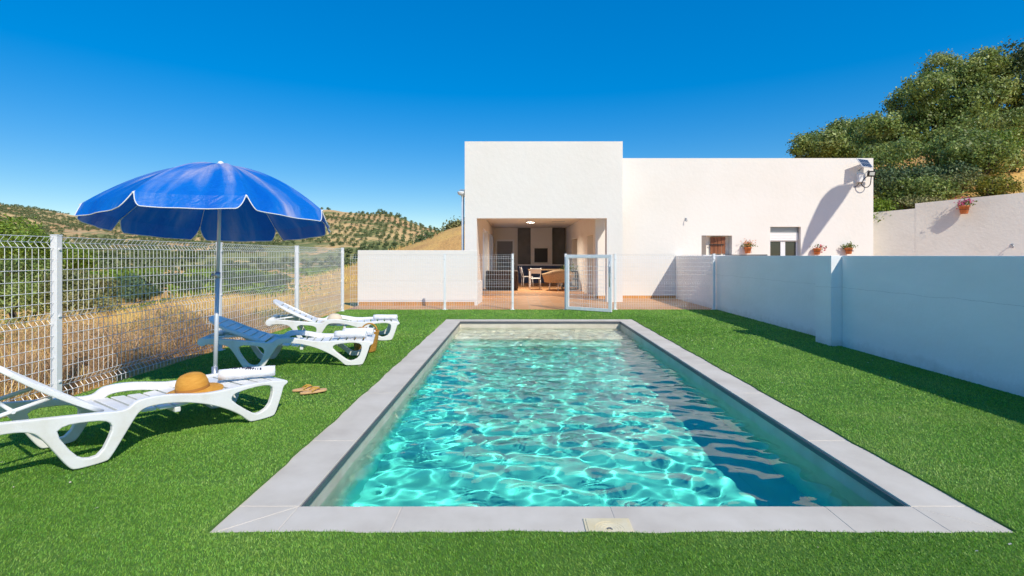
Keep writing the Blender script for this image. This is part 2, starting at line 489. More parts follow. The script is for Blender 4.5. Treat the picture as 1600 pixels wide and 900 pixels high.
def pool_material():
    m = bpy.data.materials.new('pool_tiles_water_tint'); nt, b = nodes_of(m); L = nt.links
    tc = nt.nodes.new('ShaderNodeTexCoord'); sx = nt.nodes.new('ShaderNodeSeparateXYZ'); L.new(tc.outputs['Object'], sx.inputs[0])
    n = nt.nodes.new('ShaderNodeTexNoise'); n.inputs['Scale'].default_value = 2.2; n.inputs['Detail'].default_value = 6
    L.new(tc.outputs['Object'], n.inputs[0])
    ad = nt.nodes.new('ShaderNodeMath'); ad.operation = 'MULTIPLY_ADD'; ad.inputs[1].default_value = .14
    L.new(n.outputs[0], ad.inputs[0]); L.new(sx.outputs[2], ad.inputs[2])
    mr = nt.nodes.new('ShaderNodeMapRange'); mr.inputs['From Min'].default_value = -.22; mr.inputs['From Max'].default_value = -.70  # turquoise growing with depth: water absorption painted into the tile colour
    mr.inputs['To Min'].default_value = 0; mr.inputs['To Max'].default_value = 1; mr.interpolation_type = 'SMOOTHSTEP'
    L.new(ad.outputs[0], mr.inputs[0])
    bt = nt.nodes.new('ShaderNodeTexBrick'); bt.offset = 0; bt.inputs['Scale'].default_value = 1
    bt.inputs['Brick Width'].default_value = .6; bt.inputs['Row Height'].default_value = .6; bt.inputs['Mortar Size'].default_value = .004
    bt.inputs['Color1'].default_value = (.075, .60, .50, 1); bt.inputs['Color2'].default_value = (.085, .64, .53, 1); bt.inputs['Mortar'].default_value = (.05, .55, .44, 1)
    L.new(tc.outputs['Object'], bt.inputs[0])
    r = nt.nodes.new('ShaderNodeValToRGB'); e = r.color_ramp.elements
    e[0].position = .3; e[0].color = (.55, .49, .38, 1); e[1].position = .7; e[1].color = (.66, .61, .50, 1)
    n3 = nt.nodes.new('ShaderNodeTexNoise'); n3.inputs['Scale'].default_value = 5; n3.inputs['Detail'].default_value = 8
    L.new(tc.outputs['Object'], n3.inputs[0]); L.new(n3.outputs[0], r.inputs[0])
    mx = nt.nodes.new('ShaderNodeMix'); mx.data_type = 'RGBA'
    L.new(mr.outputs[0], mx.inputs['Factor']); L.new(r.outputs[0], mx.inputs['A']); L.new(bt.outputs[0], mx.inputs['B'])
    L.new(mx.outputs['Result'], b.inputs['Base Color']); b.inputs['Roughness'].default_value = .6
    return m
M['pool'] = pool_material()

def water_material():
    m = bpy.data.materials.new('pool_water'); m.use_nodes = True; nt = m.node_tree
    nt.nodes.remove(nt.nodes['Principled BSDF'])
    g = nt.nodes.new('ShaderNodeBsdfGlass'); g.inputs['IOR'].default_value = 1.333; g.inputs['Roughness'].default_value = 0
    g.inputs['Color'].default_value = (.95, 1, 1, 1)
    nt.links.new(g.outputs[0], nt.nodes['Material Output'].inputs[0])
    return m
M['water'] = water_material()

def glass_material():
    m = bpy.data.materials.new('window_glass'); nt, b = nodes_of(m)
    b.inputs['Base Color'].default_value = (.03, .035, .035, 1); b.inputs['Roughness'].default_value = .03
    b.inputs['Specular IOR Level'].default_value = .8
    return m
M['glass'] = glass_material()

def canopy_material():
    m = bpy.data.materials.new('blue_parasol_cloth'); nt, b = nodes_of(m); L = nt.links
    tc = nt.nodes.new('ShaderNodeTexCoord')
    at = nt.nodes.new('ShaderNodeAttribute'); at.attribute_name = 'gore'
    mp = nt.nodes.new('ShaderNodeMapping'); mp.inputs['Scale'].default_value = (3.2, 1.1, 1.0); L.new(at.outputs['Vector'], mp.inputs[0])
    n = nt.nodes.new('ShaderNodeTexNoise'); n.inputs['Scale'].default_value = 1.0; n.inputs['Detail'].default_value = 5; n.inputs['Roughness'].default_value = .5; n.inputs['Distortion'].default_value = .35
    L.new(mp.outputs[0], n.inputs[0])
    sp = nt.nodes.new('ShaderNodeSeparateXYZ'); L.new(at.outputs['Vector'], sp.inputs[0])
    fd = nt.nodes.new('ShaderNodeMapRange'); fd.inputs['From Min'].default_value = .45; fd.inputs['From Max'].default_value = 1.0; fd.inputs['To Min'].default_value = .03; fd.inputs['To Max'].default_value = -.10
    L.new(sp.outputs[1], fd.inputs[0])
    ad = nt.nodes.new('ShaderNodeMath'); L.new(n.outputs[0], ad.inputs[0]); L.new(fd.outputs[0], ad.inputs[1])
    cr = nt.nodes.new('ShaderNodeValToRGB'); e = cr.color_ramp.elements
    while len(e) < 4: e.new(.5)
    for i, (p, c) in enumerate([(.28, (.0, .16, .72)), (.42, (.004, .21, .78)), (.51, (.12, .30, .79)), (.63, (.48, .53, .84))]):
        e[i].position = p; e[i].color = (*c, 1)
    L.new(ad.outputs[0], cr.inputs[0])
    L.new(cr.outputs[0], b.inputs['Base Color']); b.inputs['Roughness'].default_value = .45
    tr = nt.nodes.new('ShaderNodeBsdfTranslucent'); tr.inputs[0].default_value = (.0, .085, .40, 1)
    mx = nt.nodes.new('ShaderNodeMixShader'); mx.inputs[0].default_value = .28
    n2 = nt.nodes.new('ShaderNodeTexNoise'); n2.inputs['Scale'].default_value = 9; n2.inputs['Detail'].default_value = 4; n2.inputs['Distortion'].default_value = 1.5
    L.new(tc.outputs['Object'], n2.inputs[0])
    bp = nt.nodes.new('ShaderNodeBump'); bp.inputs['Strength'].default_value = .45; bp.inputs['Distance'].default_value = .03
    L.new(n2.outputs[0], bp.inputs['Height']); L.new(bp.outputs[0], b.inputs['Normal'])
    L.new(b.outputs[0], mx.inputs[1]); L.new(tr.outputs[0], mx.inputs[2]); L.new(mx.outputs[0], nt.nodes['Material Output'].inputs[0])
    return m
M['canopy'] = canopy_material()

def lit_lamp_material():
    m = bpy.data.materials.new('lit_lamp_diffuser'); nt, b = nodes_of(m)
    b.inputs['Emission Color'].default_value = (1, .93, .82, 1); b.inputs['Emission Strength'].default_value = 4.0
    return m

def panel_material():
    m = bpy.data.materials.new('solar_cells'); nt, b = nodes_of(m); L = nt.links
    tc = nt.nodes.new('ShaderNodeTexCoord'); w = nt.nodes.new('ShaderNodeTexBrick'); w.offset = 0
    w.inputs['Scale'].default_value = 1; w.inputs['Brick Width'].default_value = .09; w.inputs['Row Height'].default_value = .5; w.inputs['Mortar Size'].default_value = .006
    w.inputs['Color1'].default_value = (.02, .03, .06, 1); w.inputs['Color2'].default_value = (.025, .035, .07, 1); w.inputs['Mortar'].default_value = (.35, .37, .4, 1)
    L.new(tc.outputs['Object'], w.inputs[0]); L.new(w.outputs[0], b.inputs['Base Color']); b.inputs['Roughness'].default_value = .2
    return m
M['solar'] = panel_material()

# ------------------------------------------------------------------ ground, hills
def sstep(a, b, x):
    t = np.clip((x - a) / (b - a), 0, 1)
    return t * t * (3 - 2 * t)

def fbm(X, Y, s, seed=0, octs=4):
    r = np.random.default_rng(seed)
    Z = np.zeros_like(X); amp = 1.0; f = 1.0 / s
    for o in range(octs):
        for k in range(3):
            th = r.uniform(0, 2 * PI); ph = r.uniform(0, 2 * PI)
            Z += amp * np.sin((X * math.cos(th) + Y * math.sin(th)) * f * 2 * PI * r.uniform(.7, 1.3) + ph) / 3
        amp *= .5; f *= 2
    return Z

def terrain(X, Y):
    X = np.asarray(X, float); Y = np.asarray(Y, float)
    dx = np.maximum(np.maximum(-4.4 - X, X - 15.0), 0)
    dy = np.maximum(np.maximum(-12.0 - Y, Y - 30.0), 0)
    d = np.hypot(dx, dy)
    z = -.06 - 3.75 * sstep(0, 40, d) ** .8 + .16 * fbm(X, Y, 9.0, 3) * sstep(.3, 6, d)
    # mound behind the house on the left
    z = z + 10.4 * np.exp(-((X - 4) / 23.0) ** 2 - ((Y - 62) / 14.0) ** 2)
    # hillside on the right above the retaining wall
    sd = (X - 11.35) * .6 + (Y - 16.7) * .8
    hill = 2.5 + .40 * np.minimum(sd, 9) - .06 * np.maximum(sd - 12, 0) + .2 * fbm(X, Y, 6.0, 8)
    w = sstep(.15, .7, sd) * sstep(2, 9, X)
    z = np.where(w > 0, np.maximum(z, z * (1 - w) + hill * w), z)
    yard = (X > -4.41) & (X < 11.25) & (Y > -9) & (Y < 27.6)
    patio = (X >= 11.2) & (X < 17) & (Y > -9) & (sd < .12)
    return np.where(yard | patio, -2.3, z)

def lines(parts):
    return np.unique(np.concatenate([np.arange(a, b, s) for a, b, s in parts]).round(3))
xl = np.concatenate([-np.geomspace(3000, 130, 14), lines([(-120, -40, 4.0), (-40, -14, 1.0), (-14, -4.42, .4), (-4.42, -4.38, .03), (-4, 11, 1.0), (11, 17, .3), (17, 60, 1.0), (60, 120, 6)]), np.geomspace(130, 3000, 12)])
yl = np.concatenate([-np.geomspace(2000, 60, 10), lines([(-40, -6, 4), (-6, 30, .6), (30, 90, 1.6), (90, 140, 6)]), np.geomspace(150, 4500, 16)])
GX, GY = np.meshgrid(xl, yl)
ground = grid_mesh('ground', GX, GY, terrain(GX, GY), M['soil'])
tag(ground, kind='structure')

def pxX(px, Y): return (px - 808) / 800 * Y
def pyZ(py, Y): return EYE - (py - 399.4) / 800 * Y

ridge = np.array([(-900, 326), (-300, 310), (0, 319), (60, 326), (120, 337), (200, 348), (300, 352), (400, 343), (470, 330), (510, 327), (560, 333), (590, 334), (612, 334), (650, 350), (680, 359), (720, 369), (800, 374), (1000, 374), (1800, 360)], float)
def ridge_depth(px):
    return np.interp(px, [-900, 0, 150, 330, 480, 620, 700, 1800], [620, 560, 520, 470, 400, 380, 420, 520])
def hill_z(px, Y):
    yr = ridge_depth(px)
    py = np.interp(px, ridge[:, 0], ridge[:, 1])
    top = EYE - (py - 399.4) / 800 * yr
    t = np.clip((Y - 165) / (yr - 165), 0, 1)
    up = (0.25 * t + 0.75 * t ** 1.25)
    z = -5.5 + (top + 5.5) * up
    z = np.where(Y > yr, top - (Y - yr) * .16, z)
    bump = fbm(px / 800 * Y, Y, 70, 21) * 1.6 * sstep(0, .25, t) * (1 - sstep(.75, 1, t))
    return z + bump
hp, hy = np.meshgrid(np.concatenate([np.arange(-900, 0, 30), np.arange(0, 740, 6), np.arange(740, 1801, 40)]), np.concatenate([np.arange(160, 640, 6), np.arange(640, 900, 30)]))
hills = grid_mesh('hills', pxX(hp, hy), hy, hill_z(hp, hy), M['hill'])
tag(hills, kind='structure')

# ------------------------------------------------------------------ pool, coping, water
PX0, PX1, PY0, PY1 = -1.18, 2.13, 2.78, 10.56
CX0, CX1, CY0, CY1 = -1.509, 2.44, 2.483, 10.90
WZ = -0.14
b = MB()
fl = [(PY0, -.87), (8.6, -.85), (8.6, -.80), (9.0, -.80), (9.0, -.60), (9.4, -.60), (9.4, -.36), (PY1, -.36)]
prof = [(PY0, -.03)] + fl + [(PY1, -.03)]
for i in range(len(prof) - 1):
    (ya, za), (yb, zb) = prof[i], prof[i + 1]
    b.add([(PX0, ya, za), (PX1, ya, za), (PX1, yb, zb), (PX0, yb, zb)], [(0, 1, 2, 3)])
n0 = len(b.v)
b.add([(PX0, y, z) for y, z in prof], [list(range(len(prof)))])
b.add([(PX1, y, z) for y, z in prof], [list(range(len(prof)))[::-1]])
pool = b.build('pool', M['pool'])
tag(pool, kind='structure')
pool.cycles.is_caustics_receiver = True

RES = .016
nx = int((PX1 - PX0) / RES); ny = int((PY1 - PY0) / RES)
WX, WY = np.meshgrid(np.linspace(PX0 - .004, PX1 + .004, nx), np.linspace(PY0 - .004, PY1 + .004, ny))
wr = np.random.default_rng(3)
Z = np.zeros_like(WX)
for k in range(70):
    lam = wr.uniform(.14, .54); th = wr.normal(1.45, .9); a = .0026 * lam * wr.uniform(.4, 1.3); ph = wr.uniform(0, 2 * PI)
    q = 2 * PI / lam * (WX * math.cos(th) + WY * math.sin(th)) + ph
    Z += a * np.sin(q + .8 * np.sin(.5 * q + ph))
calm = .55 + .45 * sstep(PY0 - .6, PY0 + 3.5, WY)
Z = WZ + Z * calm
water = grid_mesh('water', WX, WY, Z, M['water'])
tag(water, kind='structure')
water.cycles.is_caustics_caster = True

b = MB()
th = .035; g = .0022
def slab(x0, x1, y0, y1):
    b.span((x0, y0, -th), (x1, y1, 0))
def corner(poly):
    b.prism(poly, -th, 0)
IX0, IX1, IY0, IY1 = PX0 - .0, PX1 + .0, PY0 - .012, PY1 + .0
xs = [IX0, -.62, .50, 1.66, IX1]
for a, c in zip(xs[:-1], xs[1:]):
    slab(a + g, c - g, CY0, IY0); slab(a + g, c - g, IY1, CY1)
ys = [IY0, 3.75, 5.05, 6.35, 7.65, 8.95, IY1]
for a, c in zip(ys[:-1], ys[1:]):
    slab(CX0, IX0, a + g, c - g); slab(IX1, CX1, a + g, c - g)
def mitre(ox, oy, ix, iy):
    dx = g * (1 if ix > ox else -1); dy = g * (1 if iy > oy else -1)
    corner([(ox, oy + dy), (ix, iy + dy * 0), (ox, iy - 0)]) if False else None
    p1 = [(ox, oy), (ix, oy), (ix, iy)]; p2 = [(ox, oy), (ix, iy), (ox, iy)]
    for p in (p1, p2):
        cx = sum(q[0] for q in p) / 3; cy = sum(q[1] for q in p) / 3
        s = .988
        corner([(cx + (q[0] - cx) * s, cy + (q[1] - cy) * s) for q in p])
for ox, ix in ((CX0, IX0), (CX1, IX1)):
    for oy, iy in ((CY0, IY0), (CY1, IY1)):
        mitre(ox, oy, ix, iy)
cop = b.build('pool_coping', M['coping'], bevel=.003)
tag(cop, kind='structure')
b = MB()
for (x0, x1, y0, y1) in ((CX0, CX1, CY0, IY0), (CX0, CX1, IY1, CY1), (CX0, IX0, IY0, IY1), (IX1, CX1, IY0, IY1)):
    b.span((x0 + .004, y0 + (.004 if y0 == CY0 else 0), -.06), (x1 - .004, y1 - (.004 if y1 == CY1 else 0), -.0025))
gr = b.build('coping_grout', M['grout']); tag(gr, kind='structure')
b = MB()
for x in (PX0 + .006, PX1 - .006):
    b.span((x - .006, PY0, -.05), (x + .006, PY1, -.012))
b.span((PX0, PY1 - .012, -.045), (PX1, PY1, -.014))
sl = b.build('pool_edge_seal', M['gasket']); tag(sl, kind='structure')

# terrace
b = MB()
b.span((-4.30, 12.72, -.3), (17, 28.2, .004))
b.span((5.18, -9, -.3), (17, 12.715, .004))
terrace = b.build('terrace', M['terra_floor']); tag(terrace, kind='structure')

# ------------------------------------------------------------------ artificial turf (one carpet of blades)
TX0, TX1, TY0, TY1 = -4.26, 5.0, -3.0, 12.74
def wob(t, s): return .006 * math.sin(t * 5.1 + s) + .004 * math.sin(t * 13.7 + 2 * s) + .003 * math.sin(t * 31 + s)
inner = []
def edge(p, q, s, n=60):
    for i in range(n):
        t = i / n
        x = p[0] + (q[0] - p[0]) * t; y = p[1] + (q[1] - p[1]) * t
        L = math.hypot(q[0] - p[0], q[1] - p[1])
        w = wob(t * L, s) * min(1, 8 * t, 8 * (1 - t)) + .008
        nxn, nyn = (q[1] - p[1]) / L, -(q[0] - p[0]) / L
        inner.append((x - nxn * w * -1, y - nyn * w * -1))
ic = [(CX0, CY0), (CX1, CY0), (CX1, CY1), (CX0, CY1)]
# inner boundary of the turf overlaps the coping by about a centimetre
for k in range(4):
    p, q = ic[k], ic[(k + 1) % 4]
    L = math.hypot(q[0] - p[0], q[1] - p[1])
    nin = (-(q[1] - p[1]) / L, (q[0] - p[0]) / L)
    for i in range(70):
        t = i / 70
        w = (wob(t * L, k * 1.7) + .010) * min(1, 10 * t, 10 * (1 - t))
        inner_pt = (p[0] + (q[0] - p[0]) * t + nin[0] * w, p[1] + (q[1] - p[1]) * t + nin[1] * w)
        inner.append(inner_pt)
N = len(inner)
oc = [(TX0, TY0), (TX1, TY0), (TX1, TY1), (TX0, TY1)]
outer = []
for k in range(4):
    for i in range(70):
        t = i / 70
        outer.append((oc[k][0] + (oc[(k + 1) % 4][0] - oc[k][0]) * t, oc[k][1] + (oc[(k + 1) % 4][1] - oc[k][1]) * t))
TB = .010
Q = []
for i in range(N):
    j = (i + 1) % N
    Q.append([(inner[i][0], inner[i][1], TB), (outer[i][0], outer[i][1], TB), (outer[j][0], outer[j][1], TB), (inner[j][0], inner[j][1], TB)])
    Q.append([(inner[j][0], inner[j][1], TB), (inner[j][0], inner[j][1], -.03), (inner[i][0], inner[i][1], -.03), (inner[i][0], inner[i][1], TB)])
Q = np.array(Q)[:, ::-1]
base_n = len(Q)
inner_np = np.array(inner)
def in_pool(x, y):
    m = .004
    wl = np.array([wob(0, 0)])
    x0 = np.interp(y, inner_np[210:280, 1][::-1], inner_np[210:280, 0][::-1])
    x1 = np.interp(y, inner_np[70:140, 1], inner_np[70:140, 0])
    y0 = np.interp(x, inner_np[0:70, 0], inner_np[0:70, 1])
    y1 = np.interp(x, inner_np[140:210, 0][::-1], inner_np[140:210, 1][::-1])
    return (x > x0) & (x < x1) & (y > y0) & (y < y1)
blades = []
def sow(x0, x1, y0, y1, dens, w, h):
    n = int((x1 - x0) * (y1 - y0) * dens)
    x = rng.uniform(x0, x1, n); y = rng.uniform(y0, y1, n)
    ok = ~in_pool(x, y) & (x > TX0 + .01) & (x < TX1 - .02)
    ok &= (np.abs(x) < 1.05 * np.maximum(y, .5) + .3)
    wallx = np.where(y > 8.0, 4.97, np.where(y > 7.6, 4.65, 4.81))
    ok &= x < wallx
    x, y = x[ok], y[ok]; n = len(x)
    a = rng.uniform(0, 2 * PI, n); lean = rng.uniform(.1, 1.3, n); la = 1.2 * np.sin(x * .9 + .6 * y) + 1.1 * np.sin(y * .8 - .5 * x + 1) + rng.normal(0, 1.25, n) + 2.2
    hh = h * rng.uniform(.65, 1.2, n); ww = w * rng.uniform(.7, 1.3, n)
    dx, dy = np.cos(a) * ww / 2, np.sin(a) * ww / 2
    tx, ty = x + np.cos(la) * lean * hh, y + np.sin(la) * lean * hh
    q = np.empty((n, 4, 3))
    q[:, 0] = np.stack([x - dx, y - dy, np.full(n, TB)], -1); q[:, 1] = np.stack([x + dx, y + dy, np.full(n, TB)], -1)
    q[:, 2] = np.stack([tx + dx * .5, ty + dy * .5, TB + hh], -1); q[:, 3] = np.stack([tx - dx * .5, ty - dy * .5, TB + hh], -1)
    blades.append(q)
sow(-3.4, 4.9, 1.7, 3.0, 32000, .0029, .0085)
sow(-4.3, 4.9, 3.0, 4.6, 16000, .0042, .009)
sow(-4.3, 4.9, 4.6, 7.5, 5600, .0070, .010)
sow(-4.3, 4.98, 7.5, 12.72, 2100, .012, .013)
BQ = np.concatenate(blades)
allq = np.concatenate([Q, BQ])
turf = quads_mesh('artificial_turf', allq, [M['turf_base'], M['turf_blade']], mi=np.concatenate([np.zeros(base_n), np.ones(len(BQ))]))
tag(turf, kind='stuff')
turf['label'] = 'short green artificial turf laid around the pool'

# pale dry petals and crumbs scattered on the carpet
dr = np.random.default_rng(77)
n = 150
dxp = dr.uniform(-4, 4.6, n); dyp = dr.uniform(2.2, 12.5, n)
okp = ~in_pool(dxp, dyp); dxp, dyp = dxp[okp], dyp[okp]
P = np.stack([dxp, dyp, np.full(len(dxp), TB + .010)], -1)
a = dr.uniform(0, 2 * PI, len(P)); L_ = dr.uniform(.006, .014, len(P))
ux = np.stack([np.cos(a) * L_, np.sin(a) * L_, dr.uniform(-.003, .003, len(P))], -1); vx = np.stack([-np.sin(a) * L_ * .6, np.cos(a) * L_ * .6, dr.uniform(-.003, .003, len(P))], -1)
pet = quads_mesh('fallen_petals', np.stack([P - ux, P - vx, P + ux, P + vx], 1), mat('dry_petal', [(.62, .50, .33), (.80, .76, .64)], 1.5, .8))
tag(pet, 'pale dry petals and crumbs scattered over the turf', kind='stuff')

# ------------------------------------------------------------------ house
def wall_holes(x0, x1, z0, z1, y, t, holes, b, mi=0):
    """wall in the XZ plane from y (front) to y+t with rectangular openings (hx0,hx1,hz0,hz1)"""
    xs = sorted({x0, x1, *[h[0] for h in holes], *[h[1] for h in holes]})
    zs = sorted({z0, z1, *[h[2] for h in holes], *[h[3] for h in holes]})
    xs = [x for x in xs if x0 <= x <= x1]; zs = [z for z in zs if z0 <= z <= z1]
    solid = {}
    for i in range(len(xs) - 1):
        for k in range(len(zs) - 1):
            cx, cz = (xs[i] + xs[i + 1]) / 2, (zs[k] + zs[k + 1]) / 2
            solid[i, k] = not any(h[0] < cx < h[1] and h[2] < cz < h[3] for h in holes)
    for (i, k), s in solid.items():
        if not s: continue
        a, c, d, e = xs[i], xs[i + 1], zs[k], zs[k + 1]
        b.add([(a, y, d), (c, y, d), (c, y, e), (a, y, e)], [(0, 1, 2, 3)], mi)
        b.add([(a, y + t, d), (c, y + t, d), (c, y + t, e), (a, y + t, e)], [(3, 2, 1, 0)], mi)
        if not solid.get((i - 1, k), False): b.add([(a, y, d), (a, y, e), (a, y + t, e), (a, y + t, d)], [(0, 1, 2, 3)], mi)
        if not solid.get((i + 1, k), False): b.add([(c, y, d), (c, y + t, d), (c, y + t, e), (c, y, e)], [(0, 1, 2, 3)], mi)
        if not solid.get((i, k - 1), False): b.add([(a, y, d), (a, y + t, d), (c, y + t, d), (c, y, d)], [(0, 1, 2, 3)], mi)
        if not solid.get((i, k + 1), False): b.add([(a, y, e), (c, y, e), (c, y + t, e), (a, y + t, e)], [(0, 1, 2, 3)], mi)

def rotated(o, pivot, ang):
    """turn a wall built along X so that it runs along Y through pivot"""
    Mx = Matrix.Translation(pivot) @ Matrix.Rotation(ang, 4, 'Z')
    o.data.transform(Mx)
    return o

house = empty('house', (4.8, 16.1, 0))
tag(house, 'flat roofed white rendered house with open porch facing the pool', 'house')
house_inv = Matrix.Translation((-4.8, -16.1, 0))
def hpart(name, mb, m, bevel=0, parent=None):
    o = mb.build(name, m, None, bevel)
    o.data.transform(house_inv)
    o.parent = parent or house
    return o
PXL, PXR, PYF, PZT = -1.53, 3.083, 14.95, 4.69
OPL, OPR, OPZ = -1.178, 2.62, 2.446
AXR, AYF, AZT = 11.20, 16.1, 4.42
b = MB(); wall_holes(PXL, PXR, 0, PZT, PYF, .30, [(OPL, OPR, -1, OPZ)], b)
hpart('porch_wall', b, M['plaster'])
W1 = (5.80, 6.76, 1.36, 1.987); W2 = (7.96, 8.92, 1.10, 2.262)
b = MB(); wall_holes(2.46, AXR, 0, AZT, AYF, .30, [W1, W2], b)
hpart('front_wall', b, M['plaster'])
b = MB()
b.span((AXR - .3, AYF + .3, 0), (AXR, 27, AZT))                    # right side
b.span((PXL, 26.2, 0), (AXR - .302, 26.5, AZT - .1))                # back
hpart('rear_wall', b, M['plaster'])
b = MB()
b.span((PXR - .3, PYF + .302, 2.72), (PXR, AYF - .002, PZT)); b.span((PXR - .3, AYF + .302, 3.2), (PXR, 26.1, PZT))
b.span((PXL, PYF + .302, 2.9), (PXL + .3, 26.1, PZT))
hpart('parapet_wall', b, M['plaster'])
b = MB()
b.span((PXL + .305, PYF + .305, 2.98), (PXR - .305, 26.1, 3.15)); b.span((PXR + .01, AYF + .31, 3.9), (AXR - .31, 26.1, 4.05))
hpart('roof', b, M['plaster'])
# porch interior
IXL, IXR, ICZ, IYB = -1.178, 2.46, 2.756, 26.0
b = MB(); b.span((IXL - .05, PYF + .302, ICZ), (PXR - .302, AYF - .002, ICZ + .12)); b.span((IXL - .05, AYF - .002, ICZ), (IXR - .002, IYB, ICZ + .12)); hpart('ceiling', b, M['inner'])
b = MB()
Lz = 2.3
segs = [(15.252, 17.6, 0, ICZ), (17.6, 20.9, Lz, ICZ), (20.9, 21.7, 0, ICZ), (21.7, 25.2, Lz, ICZ), (25.2, IYB, 0, ICZ)]
for (y0, y1, z0, z1) in segs:
    b.span((IXL - .3, y0, z0), (IXL, y1, z1 - .002))
hpart('porch_side_wall', b, M['inner'])
b = MB()
for (y0, y1) in ((17.62, 20.88), (21.72, 25.18)):
    n = 40
    for i in range(n):
        ya = y0 + (y1 - y0) * i / n; yb = y0 + (y1 - y0) * (i + 1) / n
        xa = IXL - .2 + .035 * math.sin(i * 1.9); xb = IXL - .2 + .035 * math.sin((i + 1) * 1.9)
        b.add([(xa, ya, .03), (xb, yb, .03), (xb, yb, Lz), (xa, ya, Lz)], [(0, 1, 2, 3)], 0, True)
cm = mat('white_curtain', (.92, .92, .93), rough=.9, trans=.85)
hpart('curtain', b, cm)
b = MB()
for (y0, y1, z0) in ((16.402, 16.6, 0), (16.6, 17.9, 2.05), (17.9, 21.0, 0), (21.0, 22.9, 2.06), (22.9, IYB, 0)):
    b.span((IXR, y0, z0), (IXR + .3, y1, ICZ - .002))
hpart('hall_wall', b, M['inner'])
b = MB(); b.span((IXR + .24, 16.61, 0), (IXR + .29, 17.89, 2.04)); hpart('hall_door', b, M['inner'])
b = MB(); b.span((IXR + .24, 21.01, 0), (IXR + .29, 22.89, 2.05)); hpart('hall_door', b, M['door_grey'])
b = MB()
b.span((IXL, IYB - .1, 0), (IXR, IYB, ICZ - .003)); hpart('porch_back_wall', b, M['inner'])
b = MB()
for (xa, xb) in ((.03, .68), (1.75, 2.43)):
    b.span((xa, IYB - .16, .0), (xb, IYB - .102, ICZ - .005))
hpart('grey_wall_panel', b, M['inner_grey'])
b = MB(); b.span((.68, IYB - .5, 0), (1.75, IYB - .102, ICZ - .006)); chim = hpart('chimney_breast', b, M['inner'])
b = MB(); b.span((.86, IYB - .53, 1.02), (1.52, IYB - .502, 1.72)); hpart('fireplace_opening', b, M['screen'])
b = MB()
for s in ((.80, .86, .98, 1.76), (1.52, 1.58, .98, 1.76)): b.span((s[0], IYB - .54, s[2]), (s[1], IYB - .503, s[3]))
b.span((.80, IYB - .54, 1.72), (1.58, IYB - .503, 1.78)); hpart('fireplace_frame', b, M['inner'])
b = MB(); b.span((.0, IYB - .72, .86), (2.44, IYB - .545, .92)); hpart('worktop', b, M['white_paint'])
b = MB(); b.span((.02, IYB - .70, .006), (2.42, IYB - .56, .858)); hpart('counter_base', b, M['cushion'])
dx0 = pxX(777, IYB); dx1 = pxX(801, IYB)
b = MB(); b.span((dx0, IYB - .14, 0), (dx1, IYB - .102, 2.08)); dr = hpart('inner_door', b, M['door_grey'])
b = MB()
for s in ((dx0 - .09, dx0, 0, 2.17), (dx1, dx1 + .09, 0, 2.17), (dx0, dx1, 2.08, 2.17)): b.span((s[0], IYB - .15, s[2]), (s[1], IYB - .103, s[3]))
hpart('door_frame', b, M['white_paint'])
b = MB(); b.span((pxX(829, 20) - .16, 20 - .16, ICZ - .02), (pxX(829, 20) + .16, 20 + .16, ICZ - .001))
b = MB(); b.lathe([(.16, ICZ - .001), (.16, ICZ - .11), (.145, ICZ - .11), (.145, ICZ - .02), (.001, ICZ - .018)], (pxX(829, 20), 20, 0), 24); hpart('ceiling_lamp', b, M['white_paint'])
ld = bpy.data.lights.new('porch_lamp', 'AREA'); ld.shape = 'DISK'; ld.energy = 130; ld.size = .26; ld.color = (1, .9, .76)
lo = bpy.data.objects.new('porch_lamp', ld); COL.objects.link(lo); lo.location = (pxX(829, 20), 20, ICZ - .03)

b = MB(); b.span((pxX(862, 21) , 20.8, ICZ - .012), (pxX(882, 21), 21.0, ICZ - .001)); hpart('ceiling_vent', b, M['alu'])
# skirting
b = MB()
b.span((2.47, AYF - .018, .004), (AXR, AYF - .001, .10))
hpart('skirting', b, M['terra_skirt'])
# windows
def window(x0, x1, z0, z1): 
    w = empty('window', (0, 0, 0), parent=house)
    return w
w = empty('window', (0, 0, 0), parent=house)
b = MB()
b.span((W1[0], 16.38, W1[2]), (W1[1], 16.40, W1[3]))
hpart('pane', b, M['inner'], parent=w)
b = MB()
rot = Matrix.Rotation(R(-12), 3, 'Z')
for k in range(4):
    b.box((6.16 + .055 + k * .112, 16.33 - k * .025, 1.68), (.108, .03, .54), rot)
hpart('shutter', b, M['wood'], bevel=.004, parent=w)
b = MB(); b.box((6.34, 16.26, 1.70), (.44, .012, .03), rot); hpart('shutter_bar', b, M['dark'], parent=w)
b = MB(); b.span((W1[0] + .02, 16.0, W1[2] - .05), (W1[1] - .02, 16.3, W1[2] + .012)); hpart('sill', b, M['white_paint'], parent=w)
b = MB(); b.span((W1[0] + .001, 16.12, W1[2] + .012), (W1[0] + .15, 16.37, W1[3] - .001)); hpart('reveal_shade_panel', b, mat('shaded_frame', (.24, .20, .17), rough=.6), parent=w)  # dark panel, shade of the left reveal put into its colour
w = empty('window', (0, 0, 0), parent=house)
b = MB()
fx0, fx1 = W2[0] + .01, W2[1] - .01
for s in ((fx0, fx0 + .05), (fx1 - .05, fx1), ((fx0 + fx1) / 2 - .075, (fx0 + fx1) / 2 + .075)):
    b.span((s[0], 16.26, W2[2]), (s[1], 16.32, 1.86))
b.span((fx0, 16.262, W2[2]), (fx1, 16.318, W2[2] + .06)); b.span((fx0, 16.262, 1.80), (fx1, 16.318, 1.86))
hpart('frame', b, M['white_paint'], bevel=.004, parent=w)
b = MB(); b.span((fx0 + .05, 16.285, W2[2] + .06), (fx1 - .05, 16.295, 1.80)); hpart('pane', b, M['glass'], parent=w)
b = MB()
for k in range(5):
    z = 1.83 + k * .052
    b.span((fx0, 16.215, z), (fx1, 16.24, z + .049))
hpart('roller_shutter', b, M['white_paint'], bevel=.006, parent=w)
b = MB()
